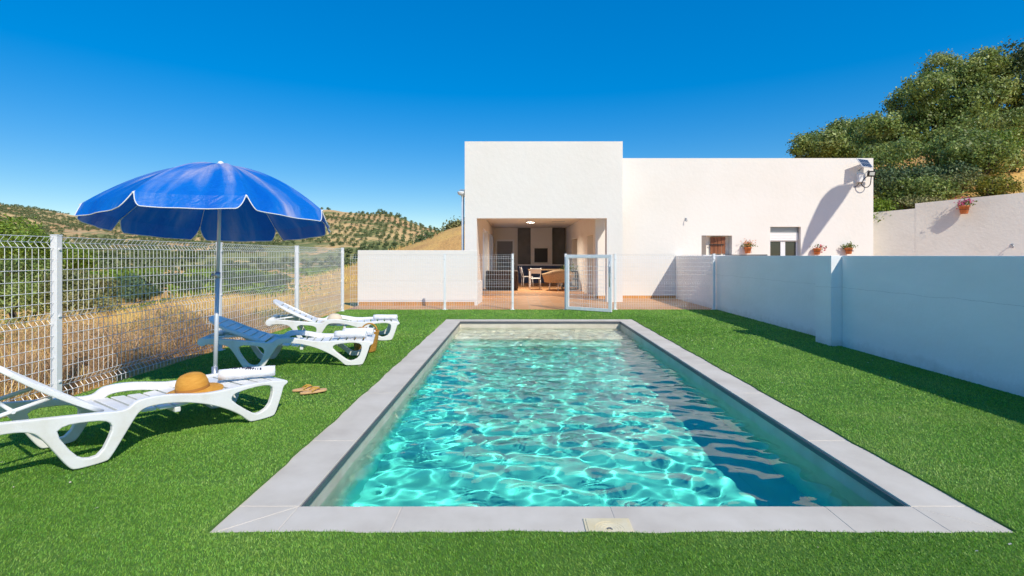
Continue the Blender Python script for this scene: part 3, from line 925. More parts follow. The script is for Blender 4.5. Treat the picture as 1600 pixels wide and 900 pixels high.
for k in range(6):
    z = 2.10 + k * .026
    b.span((fx0, 16.2 + k * .004, z), (fx1, 16.25, z + .012))
b.span((fx0, 16.27, 2.08), (fx1, 16.29, 2.26))
hpart('shutter_box', b, M['alu'], parent=w)
b = MB(); b.span((W2[0] - .03, 16.03, W2[2] - .05), (W2[1] + .03, 16.3, W2[2])); hpart('sill', b, M['white_paint'], parent=w)
# downpipe and lamp at the left corner
b = MB(); b.tube([(-1.60, 15.1, .0), (-1.60, 15.1, 3.12)], .040, 10); b.span((-1.65, 15.06, 3.10), (-1.531, 15.24, 3.25)); hpart('downpipe', b, M['zinc'])

cl = empty('wall_lamp', (-1.615, 14.98, 3.20))
tag(cl, 'small white dome lamp at the left corner of the house above the downpipe', 'lamp')
b = MB(); b.lathe([(.001, -.09), (.05, -.08), (.085, -.045), (.10, 0), (.10, .02), (.001, .03)], (-.03, -.04, 0), 16); b.build('lamp_shade', M['white_paint'], cl)
b = MB(); b.span((-.06, -.02, .06), (.08, .06, .09)); b.tube([(.04, .02, .0), (.085, .02, .07)], .012); b.build('bracket', M['alu'], cl)

# solar flood light
sl = empty('solar_floodlight', (10.80, 16.1, 3.95))
tag(sl, 'solar powered floodlight with tilted panel, white box and looped cable on the facade', 'floodlight')
b = MB(); b.box((0, 0, 0), (.52, .34, .02)); o = b.build('panel_frame', M['white_paint'], sl); o.location = (-.04, -.26, .26); o.rotation_euler = (R(58), 0, R(24))
b = MB(); b.box((0, 0, .0125), (.475, .30, .005)); o = b.build('solar_panel', M['solar'], sl); o.location = (-.04, -.26, .26); o.rotation_euler = (R(58), 0, R(24))
b = MB(); b.tube([(-.06, -.29, .20), (-.06, -.01, .08)], .014); b.build('bracket', M['alu'], sl)
b = MB(); b.span((-.14, -.15, -.30), (.06, -.001, -.02)); b.build('battery_box', M['white_paint'], sl, bevel=.01)
fr = MB(); fr.box((.17, -.24, -.06), (.22, .07, .18), Matrix.Rotation(R(14), 3, 'X')); ob = fr.build('flood_head', M['dark'], sl, bevel=.01)
b = MB(); b.box((.17, -.278, -.063), (.15, .008, .10), Matrix.Rotation(R(14), 3, 'X')); b.build('lens', mat('flood_lens', (.55, .60, .58), rough=.2), ob)
b = MB()
b.tube([(.17, -.2, .02), (.19, -.1, .06), (.24, -.02, .09)], .012)
pts = [(.20, -.2, -.12)] + [(.07 + .15 * math.cos(a), -.14, -.30 + .17 * math.sin(a)) for a in np.linspace(-.1, -PI, 12)]
b.tube(pts, .013); b.tube([(.12, -.2, -.1), (.0, -.17, -.2), (-.06, -.16, -.33)], .012)
b.tube([(-.1, -.10, -.30), (-.14, -.06, -.40), (-.20, -.01, -.44)], .010)
b.build('cable', M['dark'], sl)

# ------------------------------------------------------------------ walls
gw = empty('garden_wall', (4.9, 8, 0))
tag(gw, 'long plain white wall in shade along the right side of the turf', 'wall')
gi = Matrix.Translation((-4.9, -8, 0))
def gpart(name, mb, m=None, bevel=.006):
    o = mb.build(name, m or M['plaster_cool'], None, bevel); o.data.transform(gi); o.parent = gw; return o
WH = 1.352
b = MB(); b.span((4.98, 8.004, -.2), (5.18, 16.09, WH)); gpart('wall_panel', b)
b = MB(); b.span((4.82, -6, -.2), (5.02, 7.596, WH)); gpart('wall_panel', b)
b = MB(); b.span((4.66, 7.6, -.2), (5.05, 8.0, WH + .001)); gpart('pillar', b)

lw = empty('low_wall', (-2.7, 14.0, 0))
tag(lw, 'white low wall with orange skirting standing left of the porch behind the fence', 'wall')
b = MB(); b.span((-4.33 + 2.7, -.1, 0), (-1.085 + 2.7, .10, 1.50)); b.build('wall_panel', M['plaster'], lw, bevel=.008)
b = MB(); b.prism([(-1.4 + 2.7, .102), (-1.085 + 2.7, .102), (-1.02 + 2.7, .94), (-1.4 + 2.7, .94)], 0, .63); b.build('bench_block', M['plaster'], lw, bevel=.008)
b = MB(); b.span((-4.29 + 2.7, -.118, .004), (-1.16 + 2.7, -.101, .10)); b.build('skirting', M['terra_skirt'], lw)

# retaining wall on the right: two heights, turned towards the pool
rwd = Vector((.8, -.6, 0)); rwn = Vector((-.6, -.8, 0))
rwp = Vector((11.35, 16.70, 0))
rw = empty('retaining_wall', rwp)
tag(rw, 'beige rendered retaining wall stepped in height below the wooded slope', 'wall')
def rfn(s, z, t): 
    p = rwd * s + rwn * (-t)
    return (p.x, p.y, z)
b = MB(); b.prism([(-.6, 0), (1.29, 0), (1.29, 2.82), (-.6, 2.70)], 0, .25, rfn); o1 = b.build('wall_panel', M['plaster_beige'], rw)
b = MB(); b.prism([(1.29, 0), (9.5, 0), (9.5, 3.30), (3.72, 3.14), (1.29, 2.976)], -.004, .25, rfn); o2 = b.build('wall_panel', M['plaster_beige'], rw)

# ------------------------------------------------------------------ fences
def fence_panel(L, H, folds, vs=.06, out=.04, wire=.0026):
    """a welded mesh panel along +x from 0 to L, standing in the xz plane; folds bulge to +y"""
    b = MB()
    zs = []
    prof = [(0, H)]
    for fz in folds:
        prof += [(0, fz + .05), (out, fz), (0, fz - .05)] if fz + .05 < H - .002 else [(out, fz), (0, fz - .05)]
    prof += [(0, .03)]
    n = int(L / vs)
    for i in range(n + 1):
        x = .02 + (L - .04) * i / n
        pts = [(x, y, z) for y, z in prof]
        b.tube(pts, wire, 4, cap=False, smooth=False)
    hz = [H]
    for fz in folds: hz += [fz + .05, fz, fz - .05]
    z = H - .2
    while z > .06:
        if all(abs(z - q) > .04 for q in hz): hz.append(z)
        z -= .1
    for z in hz:
        if z > H: continue
        y = out if any(abs(z - f) < .001 for f in folds) else 0
        b.tube([(0, y - wire * 1.6, z), (L, y - wire * 1.6, z)], wire, 4, cap=False, smooth=False)
    return b
def fence_post(h, w=.06):
    b = MB(); b.span((-w / 2, -w / 2, -.02), (w / 2, w / 2, h)); b.span((-w / 2 - .003, -w / 2 - .003, h), (w / 2 + .003, w / 2 + .003, h + .012))
    b.span((-.06, -.06, -.02), (.06, .06, .018))
    for z in (.2, .8, h - .12): b.box((0, -w / 2 - .006, z), (.03, .012, .02))
    return b

FX = -4.23
lf = empty('mesh_fence', (FX, 4.7, 0), PI / 2)
tag(lf, 'white welded mesh fence along the dry slope behind the loungers', 'fence')
SPC = 2.567
ppost = fence_post(1.535).build('post', M['white_metal'], lf, bevel=.004)
ppanel = fence_panel(SPC - .07, 1.525, [1.475, .78, .14]).build('mesh_panel', M['white_metal'], lf)
for k in (-1, 0, 1, 2, 3):
    p = ppost if k == -1 else ppost.copy()
    if k != -1: COL.objects.link(p); p.parent = lf
    p.location = (k * SPC, 0, 0)
    if k < 3:
        q = ppanel if k == -1 else ppanel.copy()
        if k != -1: COL.objects.link(q); q.parent = lf
        q.location = (k * SPC + .035, 0, 0)
        
BFY = 12.75; BH = 1.39
def back_fence(x0, x1, posts, label):
    f = empty('mesh_fence', (x0, BFY, 0))
    tag(f, label, 'fence')
    for x in posts:
        fence_post(BH, .055).build('post', M['white_metal'], f, bevel=.003).location = (x - x0, 0, 0)
    ps = sorted(set([x0, *posts, x1]))
    for a, c in zip(ps[:-1], ps[1:]):
        if c - a < .3: continue
        fence_panel(c - a - .06, BH - .01, [BH - .06, .70, .15], .06, .035, .002).build('mesh_panel', M['white_metal'], f).location = (a - x0 + .03, 0, 0)
    return f
back_fence(-4.20, -.11, [-1.80, -.11], 'white mesh fence between the low wall and the turf, left of the gateway')
back_fence(1.21, 4.94, [1.21, 2.44, 4.90], 'white mesh fence right of the gateway ending at the shaded garden wall')
# open gate leaf
gx0, gy0 = 1.21, 12.66; gx1, gy1 = 2.22, 12.0
gate = empty('gate', (gx0, gy0, 0), math.atan2(gy1 - gy0, gx1 - gx0))
tag(gate, 'square galvanised gate leaf with mesh infill standing open over the turf', 'gate')
GL = math.hypot(gx1 - gx0, gy1 - gy0); GH = 1.375
b = MB()
fw = .075
b.span((0, -.025, .03), (fw, .025, GH)); b.span((GL - fw, -.025, .03), (GL, .025, GH))
b.span((fw, -.024, .03), (GL - fw, .024, .03 + fw)); b.span((fw, -.024, GH - fw), (GL - fw, .024, GH))
b.build('gate_frame', M['zinc'], gate, bevel=.004)
fp = fence_panel(GL - 2 * fw, GH - 2 * fw - .01, [], .06, 0, .0026).build('mesh_panel', M['white_metal'], gate); fp.location = (fw, 0, fw + .01)
b = MB(); b.tube([(GL - .04, -.05, .62), (GL - .04, -.05, 1.22)], .012, 8); b.span((GL - .06, -.06, .95), (GL - .015, -.026, 1.1)); b.build('latch', M['alu'], gate)

# ------------------------------------------------------------------ plants
def leaf_quads(P, size, r, flat=.0, nrm=None):
    n = len(P)
    u = r.normal(size=(n, 3)); 
    if nrm is not None: u = u - nrm * (np.sum(u * nrm, -1, keepdims=True)) * .75
    u /= np.linalg.norm(u, axis=1, keepdims=True)
    v = r.normal(size=(n, 3)); v -= u * np.sum(u * v, -1, keepdims=True); v /= np.linalg.norm(v, axis=1, keepdims=True)
    s = size * r.uniform(.6, 1.35, (n, 1))
    q = np.stack([P - u * s * .5, P + v * s * .28, P + u * s * .5, P - v * s * .28], 1)
    return q
def cloud(blobs, n_clump, per, spread, r):
    """clumps of points over the shells of several ellipsoids"""
    vol = np.array([b[3] * b[4] * b[5] for b in blobs]) ** .67
    idx = r.choice(len(blobs), n_clump, p=vol / vol.sum())
    B = np.array(blobs)[idx]
    d = r.normal(size=(n_clump, 3)); d /= np.linalg.norm(d, axis=1, keepdims=True)
    rad = r.uniform(.6, 1.04, (n_clump, 1)) ** .5
    c = B[:, :3] + d * B[:, 3:6] * rad
    P = np.repeat(c, per, 0) + r.normal(size=(n_clump * per, 3)) * spread * np.array([1, 1, .7])
    Nn = np.repeat(d, per, 0)
    return P, Nn
def limb(b, p, q, r0, r1, r, seg=5, wig=.12):
    p = Vector(p); q = Vector(q); L = (q - p).length
    pts = []; rs = []
    for i in range(seg + 1):
        t = i / seg
        w = wig * L * math.sin(PI * t)
        pts.append(p.lerp(q, t) + Vector((r.uniform(-1, 1) * w * .5, r.uniform(-1, 1) * w * .5, r.uniform(-.3, .6) * w)))
        rs.append(r0 + (r1 - r0) * t)
    pts[0] = p; pts[-1] = q
    b.tube(pts, rs, 7)
def tree(name, loc, blobs, n_clump, per, spread, leaf, lm, label, cat='tree', group=None, trunks=1, seed=0, tr=.2, fork=None, nl=10):
    r = np.random.default_rng(seed); rr = random.Random(seed)
    t = empty(name, loc); tag(t, label, cat, group)
    P, Nn = cloud(blobs, n_clump, per, spread, r)
    quads_mesh('crown', leaf_quads(P, leaf, r, nrm=Nn), lm, t)
    b = MB()
    B = np.array(blobs)
    zc = B[:, 2].mean()
    for k in range(trunks):
        base = Vector((rr.uniform(-.5, .5) * (trunks > 1), rr.uniform(-.3, .3) * (trunks > 1), -.25))
        fk = fork or Vector((rr.uniform(-.5, .5), rr.uniform(-.3, .3), zc * .42))
        fk = Vector(fk) + Vector((rr.uniform(-.6, .6), 0, 0)) * (trunks > 1)
        limb(b, base, fk, tr, tr * .7, rr)
        for i in range(nl):
            tgt = B[rr.randrange(len(B))]
            e = Vector((tgt[0] + rr.uniform(-.5, .5) * tgt[3], tgt[1] + rr.uniform(-.5, .5) * tgt[4], tgt[2] + rr.uniform(-.2, .5) * tgt[5]))
            limb(b, fk, e, tr * .5, tr * .08, rr, 6, .18)
    b.build('trunk', M['bark'], t)
    return t
def at_px(px, Y, zoff=0):
    X = pxX(px, Y); return (X, Y, float(terrain(X, Y)) + zoff)
def rblobs(seed, n, spread, rad, zc, zs=.6):
    r = random.Random(seed)
    return [(r.uniform(-1, 1) * spread[0], r.uniform(-1, 1) * spread[1], zc + r.uniform(-1, 1) * spread[2], rad * r.uniform(.7, 1.25), rad * r.uniform(.7, 1.25), rad * zs * r.uniform(.75, 1.2)) for _ in range(n)]

# right-hand hillside oaks; blob positions given by pixel, depth
def px_blobs(base, lst):
    out = []
    for (px, py, Y, rp, zs) in lst:
        rad = rp / 800 * Y
        out.append((pxX(px, Y) - base[0], Y - base[1], pyZ(py, Y) - base[2], rad, rad * 1.1, rad * zs))
    return out
def lobes(lst, seed, Y, dz=1.6):
    r = random.Random(seed)
    return [(px, py, Y + r.uniform(-dz, dz * .4), rp, r.uniform(.72, .95)) for (px, py, rp) in lst]
base = at_px(1428, 23.5)
main = [(1470, 108, 22), (1448, 135, 26), (1420, 160, 25), (1495, 128, 26), (1538, 100, 22), (1512, 112, 18), (1500, 165, 30), (1440, 195, 28), (1475, 180, 22), (1398, 212, 22), (1372, 196, 20), (1382, 240, 22), (1408, 250, 24), (1432, 240, 22),
        (1470, 222, 26), (1520, 200, 28), (1548, 150, 28), (1545, 232, 26), (1515, 245, 24), (1395, 272, 17), (1566, 190, 22), (1490, 255, 20), (1360, 215, 18), (1560, 120, 16), (1425, 185, 16), (1376, 268, 18), (1385, 300, 16), (1455, 268, 20), (1480, 285, 22), (1510, 272, 22), (1540, 262, 24), (1530, 290, 18), (1500, 300, 16)]
tree('holm_oak', base, px_blobs(base, lobes(main, 2, 23.5)), 1250, 75, .17, .125, M['leaf_oak'], 'large spreading holm oak on the slope above the retaining wall', trunks=3, seed=4, tr=.2, nl=9)
base = at_px(1650, 24)
right = [(1592, 82, 20), (1610, 100, 26), (1588, 140, 20), (1625, 140, 34), (1602, 175, 28), (1590, 205, 22), (1640, 190, 40), (1612, 225, 28), (1660, 110, 36), (1650, 150, 36), (1592, 240, 18), (1700, 160, 50)]
tree('holm_oak', base, px_blobs(base, lobes(right, 3, 24)), 560, 75, .19, .13, M['leaf_dark'], 'dark tree cut by the right edge of the picture, highest on the slope', seed=7, tr=.22)
base = at_px(1320, 33)
left = [(1252, 228, 14), (1272, 220, 15), (1262, 240, 16), (1296, 222, 17), (1315, 206, 18), (1336, 214, 20), (1325, 232, 20), (1300, 245, 22), (1350, 238, 22), (1345, 200, 13), (1285, 240, 14)]
tree('holm_oak', base, px_blobs(base, lobes(left, 5, 33, 2)), 520, 55, .2, .15, M['leaf_oak'], 'smaller oak showing above the flat roof behind the floodlight', seed=9, tr=.16)
def shrub(px, Y, w, h, m, label, seed, leaf=.1, dens=1.0, group=None, name='shrub', zoff=0):
    base = at_px(px, Y, zoff)
    r = random.Random(seed)
    bl = [(r.uniform(-.45, .45) * w, r.uniform(-.3, .3) * w, h * r.uniform(.4, .65), w * r.uniform(.25, .42), w * r.uniform(.25, .4), h * r.uniform(.3, .42)) for _ in range(5)]
    n = int(130 * dens * max(1, w))
    t = empty(name, base); tag(t, label, 'shrub', group)
    rr = np.random.default_rng(seed)
    P, Nn = cloud(bl, n, 16, leaf * 1.1, rr)
    P[:, 2] = np.abs(P[:, 2])
    quads_mesh('foliage', leaf_quads(P, leaf, rr, nrm=Nn), m, t)
    b = MB(); rl = random.Random(seed)
    for i in range(6):
        limb(b, (rl.uniform(-.1, .1), rl.uniform(-.1, .1), -.1), (rl.uniform(-.4, .4) * w, rl.uniform(-.3, .3) * w, h * rl.uniform(.5, .8)), .03, .006, rl, 4)
    b.build('stem', M['bark'], t)
    return t
shrub(1400, 17.6, 1.5, 1.3, M['leaf_dark'], 'dark rounded bush just right of the house corner above the wall', 31, .10)
shrub(1376, 16.9, .8, 1.0, M['leaf_bright'], 'light green tuft squeezed against the house corner', 32, .09)
shrub(1470, 19.2, 2.2, 1.3, M['leaf_oak'], 'green bush under the oak trunk left of the wall pot', 33, .10)
shrub(1530, 17.5, 1.9, 1.5, M['leaf_oak'], 'pale leaved bush behind the wall above the hanging pot', 34, .10)
shrub(1555, 15.6, 1.2, .75, M['leaf_broom'], 'yellow green broom plant topping the wall near the right edge', 35, .08)
shrub(1392, 19.5, 1.8, 1.6, M['leaf_oak'], 'rounded green shrub in the oak shade close behind the house corner', 51, .10)
shrub(1446, 18.0, 1.7, 1.0, M['leaf_dark'], 'low dark shrub at the foot of the oak trunks', 52, .09)
shrub(1500, 18.6, 2.0, 1.7, M['leaf_oak'], 'broad grey green bush between the oak trunk and the wall pot', 53, .10)
shrub(1560, 20.5, 2.2, 1.8, M['leaf_oak'], 'tall leafy bush under the right side of the oak', 54, .11)
shrub(1415, 17.2, 1.3, .9, M['leaf_oak'], 'small green bush behind the step of the retaining wall', 55, .09)
shrub(1462, 16.9, 1.5, .8, M['leaf_oak'], 'low spreading bush above the wall between step and pot', 56, .09)
shrub(1500, 17.0, 1.2, .7, M['leaf_olive'], 'low olive coloured bush directly above the wall pot', 57, .08)
shrub(1585, 17.6, 1.5, 1.4, M['leaf_bright'], 'bright green bush right of the broom near the right edge', 36, .09)
shrub(1425, 16.6, 1.2, .4, M['leaf_olive'], 'low grey green plant along the wall step', 37, .07)

# left-hand side beyond the fence
def ltree(px_, Y, lst, m, label, seed, leaf=.15, n=420, group=None, tr=.12, name='tree'):
    base = at_px(px_, Y)
    return tree(name, base, px_blobs(base, lst), n, 26, leaf * 1.5, leaf, m, label, group=group, seed=seed, tr=tr)
ltree(20, 30, [(-30, 385, 30, 45, .8), (20, 370, 30, 32, .8), (45, 385, 29, 30, .8), (75, 392, 30, 24, .8), (-80, 375, 31, 50, .9)], M['leaf_bright'], 'bright green broad tree behind the fence at the left edge', 41, .17, 620)
ltree(95, 34, [(90, 400, 34, 24, .8), (118, 405, 34, 20, .8), (60, 415, 33, 30, .8)], M['leaf_bright'], 'yellow green tree beside the tall one at the left edge', 46, .17, 330)
ltree(30, 22, [(-20, 440, 22, 50, .8), (40, 440, 22, 42, .9), (75, 465, 21, 32, .8), (10, 480, 20, 42, .8), (-90, 430, 23, 60, .9)], M['leaf_oak'], 'dark dense bush filling the far left behind the fence', 42, .12, 620)
ltree(125, 21, [(110, 450, 21, 30, .9), (145, 455, 21, 27, .9), (130, 480, 20, 30, .8), (160, 480, 20, 18, .8)], M['leaf_olive'], 'grey green bush right of the nearest fence post', 43, .11, 480)
ltree(690, 58, [(665, 382, 58, 14, .8), (680, 378, 58, 16, .8), (690, 388, 58, 12, .8)], M['leaf_dark'], 'dark round bush low on the brown mound left of the house', 44, .3, 120, tr=.1)
ltree(712, 62, [(706, 358, 62, 8, .8), (716, 356, 62, 9, .7), (726, 357, 62, 9, .8)], M['leaf_olive'], 'wide bush on top of the brown mound beside the house corner', 45, .3, 130, tr=.1)
ltree(711, 55, [(709, 382, 55, 7, .8), (714, 384, 55, 7, .8)], M['leaf_dark'], 'small dark bush on the mound next to the downpipe', 47, .25, 60, tr=.06)

# young olive shrubs in loose rows on the slope below the fence
sr = np.random.default_rng(61)
proto = None
base_sh = []
for (px, py) in [(196, 451), (222, 453), (247, 452), (206, 463), (235, 466), (213, 473), (262, 449), (283, 453), (305, 448), (327, 452), (352, 447), (378, 452), (405, 447), (432, 451), (195, 470), (300, 462), (372, 462), (428, 462)]:
    # find the depth where the ground meets this sight line
    Ys = np.linspace(14, 140, 800)
    zz = terrain(pxX(px, Ys), Ys); ray = EYE - (py - 399.4) / 800 * Ys
    i = np.argmax(ray < zz) if np.any(ray < zz) else 300
    base_sh.append((px, float(Ys[i])))
for i, (px, Y) in enumerate(base_sh):
    if proto is None:
        proto = shrub(px, Y, 1.3, 1.2, M['leaf_dark'], 'young round olive shrub in a loose row on the dry slope', 70, .16, .8, 'olive shrubs on the slope', 'olive_shrub')
        o = proto
    else:
        o = copy_tree(proto)
    o.location = at_px(px, Y); s = sr.uniform(.8, 1.25) * Y / 45; o.scale = (s, s, s); o.rotation_euler = (0, 0, sr.uniform(0, 6))

# dry grass and weeds outside the fence, one scatter of stalks
def stalks(n, xs, ys, h, w, m_idx, keep=None, seed=0):
    r = np.random.default_rng(seed)
    x = r.uniform(*xs, n); y = r.uniform(*ys, n)
    ok = x < -4.33
    ok &= x > -1.12 * y - 1.5
    if keep is not None: ok &= keep(x, y, r)
    x, y = x[ok], y[ok]; n = len(x); z = terrain(x, y)
    a = r.uniform(0, 2 * PI, n); la = r.uniform(0, 2 * PI, n); ln = r.uniform(.05, .6, n)
    hh = h * r.uniform(.4, 1.3, n); ww = w * r.uniform(.6, 1.4, n)
    dx, dy = np.cos(a) * ww / 2, np.sin(a) * ww / 2
    q = np.empty((n, 4, 3))
    tx, ty = x + np.cos(la) * ln * hh, y + np.sin(la) * ln * hh
    q[:, 0] = np.stack([x - dx, y - dy, z - .02], -1); q[:, 1] = np.stack([x + dx, y + dy, z - .02], -1)
    q[:, 2] = np.stack([tx + dx * .6, ty + dy * .6, z + hh], -1); q[:, 3] = np.stack([tx - dx * .6, ty - dy * .6, z + hh], -1)
    return q
patch = lambda x, y, r: (np.sin(x * .9 + 1) + np.sin(y * .8 + x * .3) + np.sin(x * 2.1 - y * 1.7) + .7 * np.sin(x * 5.3 + y * 4.1) + r.normal(0, .7, len(x))) > .25
dq = [stalks(80000, (-12, -4.3), (1.5, 13), .20, .0055, 0, patch, 1), stalks(9000, (-12, -4.3), (1.5, 13), .42, .006, 0, patch, 11), stalks(55000, (-24, -8), (4, 30), .25, .012, 0, patch, 2), stalks(30000, (-45, -12), (10, 60), .4, .03, 0, patch, 3)]
def twigs(blobs, n, seed, ln=.16, w=.006):
    r = np.random.default_rng(seed); out = []
    for (bx, by, rx_, ry_, h) in blobs:
        x = bx + r.normal(0, rx_, n); y = by + r.normal(0, ry_, n)
        ok = x < -4.36; x, y = x[ok], y[ok]; m = len(x)
        z = terrain(x, y) + h * r.uniform(0, 1, m) ** 1.4 * np.exp(-((x - bx) / (1.6 * rx_)) ** 2 - ((y - by) / (1.6 * ry_)) ** 2)
        d = r.normal(size=(m, 3)) + np.array([0, 0, .9]); d /= np.linalg.norm(d, axis=1, keepdims=True)
        v = r.normal(size=(m, 3)); v -= d * np.sum(v * d, -1, keepdims=True); v /= np.linalg.norm(v, axis=1, keepdims=True)
        L_ = ln * r.uniform(.4, 1.4, (m, 1)); c = np.stack([x, y, z], -1)
        out.append(np.stack([c - v * w / 2, c + v * w / 2, c + d * L_ + v * w / 4, c + d * L_ - v * w / 4], 1))
    return np.concatenate(out)
wq = [twigs([(-5.1, 7.6, .35, .6, .75), (-5.3, 6.3, .4, .5, .6), (-5.0, 8.9, .3, .5, .55), (-6.2, 5.6, .5, .5, .5), (-5.0, 5.2, .3, .4, .35), (-7.0, 7.8, .6, .7, .6), (-5.4, 4.0, .4, .4, .4)], 3600, 4)]
gq = twigs([(-6.4, 9.6, .7, .6, .4), (-5.2, 10.6, .35, .5, .3), (-7.4, 5.0, .5, .5, .4), (-8.5, 8.4, .7, .8, .5), (-5.0, 3.6, .25, .3, .3)], 1500, 6, .13, .016)
A = np.concatenate(dq); Bq = np.concatenate(wq)
dry = quads_mesh('dry_grass', np.concatenate([A, Bq, gq]), [M['dry_blade'], M['dead_stalk'], M['leaf_olive']], mi=np.concatenate([np.zeros(len(A)), np.ones(len(Bq)), np.full(len(gq), 2)]))
tag(dry, 'golden dry grass and brown dead weeds covering the slope outside the fence', kind='stuff')
# green cultivated strip in the valley
gxs = np.random.default_rng(5)
n = 70000
gx = gxs.uniform(-120, -14, n); gy = gxs.uniform(62, 172, n)
ok = (gx > -1.02 * gy + 4 * np.sin(gy * .3)) & (np.sin(gx * .21 + gy * .13) + .5 * np.sin(gy * .4) > -.35)
gx, gy = gx[ok], gy[ok]; gz = terrain(gx, gy)
P = np.stack([gx, gy, gz + gxs.uniform(.1, 1.0, len(gx)) * (.7 + .5 * np.sin(gx * .8))], -1)
vc = quads_mesh('valley_crop', leaf_quads(P, .7, gxs), M['leaf_bright']); tag(vc, 'low green crop strip in the valley below the hills', kind='stuff')
n = 5000
cx = gxs.normal(0, 1, n); cy = gxs.normal(0, 1, n)
X = -14.6 + cx * 1.6 + cy * .5; Y = 24.5 + cy * .8 
P = np.stack([X, Y, terrain(X, Y) + gxs.uniform(0, .5, n)], -1)
hb = quads_mesh('green_thicket', leaf_quads(P, .16, gxs), M['leaf_bright']); tag(hb, 'bright green low thicket lying across the dry slope', 'thicket')

# olive trees in rows on the far hills
def olive_mesh(seed):
    r = np.random.default_rng(seed)
    b = []
    bl = rblobs(seed, 5, (1.0, 1.0, .4), 1.15, 1.9, .8)
    P, Nn = cloud(bl, 60, 4, .35, r)
    return leaf_quads(P, .95, r, nrm=Nn)
om = mat('far_olive_leaf', [(.10, .14, .045), (.17, .20, .075)], .6, .7, island=.35)
oq = [olive_mesh(80 + i) for i in range(3)]
pts = []
for (ang, sx_, sy_) in ((R(62), 5.6, 4.6),):
    ca, sa = math.cos(ang), math.sin(ang)
    for i in range(-130, 130):
        for j in range(-130, 130):
            x = -150 + (i * sx_ * ca - j * sy_ * sa); y = 320 + (i * sx_ * sa + j * sy_ * ca)
            if y < 170 or y > 620: continue
            px = 808 + 800 * x / y
            if not (-40 < px < 745): continue
            pts.append((x, y, px))
pts = np.array(pts)
orr = np.random.default_rng(15)
pts[:, 0] += orr.normal(0, .35, len(pts)); pts[:, 1] += orr.normal(0, .35, len(pts)); pts[:, 2] = 808 + 800 * pts[:, 0] / pts[:, 1]
hz = hill_z(pts[:, 2], pts[:, 1])
rdp = ridge_depth(pts[:, 2])
bare = fbm(pts[:, 0], pts[:, 1], 130, 33)
okk = (pts[:, 1] < rdp + 4) & (bare < .62) & (orr.uniform(0, 1, len(pts)) < .9)
pts = pts[okk]; hz = hz[okk]
pyy = 399.4 - 800 * (hz + 2 - EYE) / pts[:, 1]
inview = (pts[:, 2] > 0) & (pts[:, 2] < 726) & ~((pts[:, 2] > 130) & (pts[:, 2] < 500) & (pyy < 366)) & ~((pts[:, 2] > 640) & (pyy > 370))
order = np.lexsort((pts[:, 1], ~inview))
single = order[:290]; rest = order[290:]
protos = []
for k in range(3):
    t = empty('olive_tree', (0, 0, 0)); tag(t, 'olive tree standing in a row on the far dry hillside', 'olive tree', 'olive trees in rows on the far hills')
    quads_mesh('crown', oq[k], om, t)
    b = MB(); b.tube([(0, 0, -.5), (.1, .05, .7), (.0, .1, 1.5)], [.22, .16, .1], 5); b.build('trunk', M['bark'], t)
    protos.append(t)
for c, i in enumerate(single):
    o = protos[c] if c < 3 else copy_tree(protos[c % 3])
    o.location = (pts[i, 0], pts[i, 1], hz[i] - .2)
    s = orr.uniform(.5, .8); o.scale = (s, s, s); o.rotation_euler = (0, 0, orr.uniform(0, 6.28))
RQ = []
for i in rest:
    q = oq[i % 3][::3]; a = orr.uniform(0, 6.28); s = orr.uniform(.5, .8)
    Rm = np.array([[math.cos(a), -math.sin(a), 0], [math.sin(a), math.cos(a), 0], [0, 0, 1]]) * s
    RQ.append(q @ Rm.T * 1.0 + np.array([pts[i, 0], pts[i, 1], hz[i] - .2]))
if RQ:
    og = quads_mesh('olive_grove', np.concatenate(RQ), om); tag(og, 'further olive groves covering the far hills', kind='stuff')
# a few darker trees on the ridge
for (px, w_) in ((594, 9), (600, 7), (622, 7), (632, 5), (660, 4), (513, 5)):
    Y = float(ridge_depth(px)) - 2; x = pxX(px, Y)
    z = float(hill_z(np.array([float(px)]), np.array([Y]))[0])
    t = empty('ridge_tree', (x, Y, z - .5)); tag(t, 'dark tree breaking the skyline of the far olive hill', 'tree', 'trees on the far ridge')
    r = np.random.default_rng(px)
    rad = w_ * .5 / 800 * Y
    P, Nn = cloud([(0, 0, rad * 1.1, rad, rad, rad * .9), (rad * .7, 0, rad * .8, rad * .7, rad, rad * .6)], 70, 6, rad * .18, r)
    quads_mesh('crown', leaf_quads(P, rad * .35, r, nrm=Nn), M['leaf_dark'], t)
    b = MB(); b.tube([(0, 0, -1), (0, 0, rad)], [.3, .15], 5); b.build('trunk', M['bark'], t)

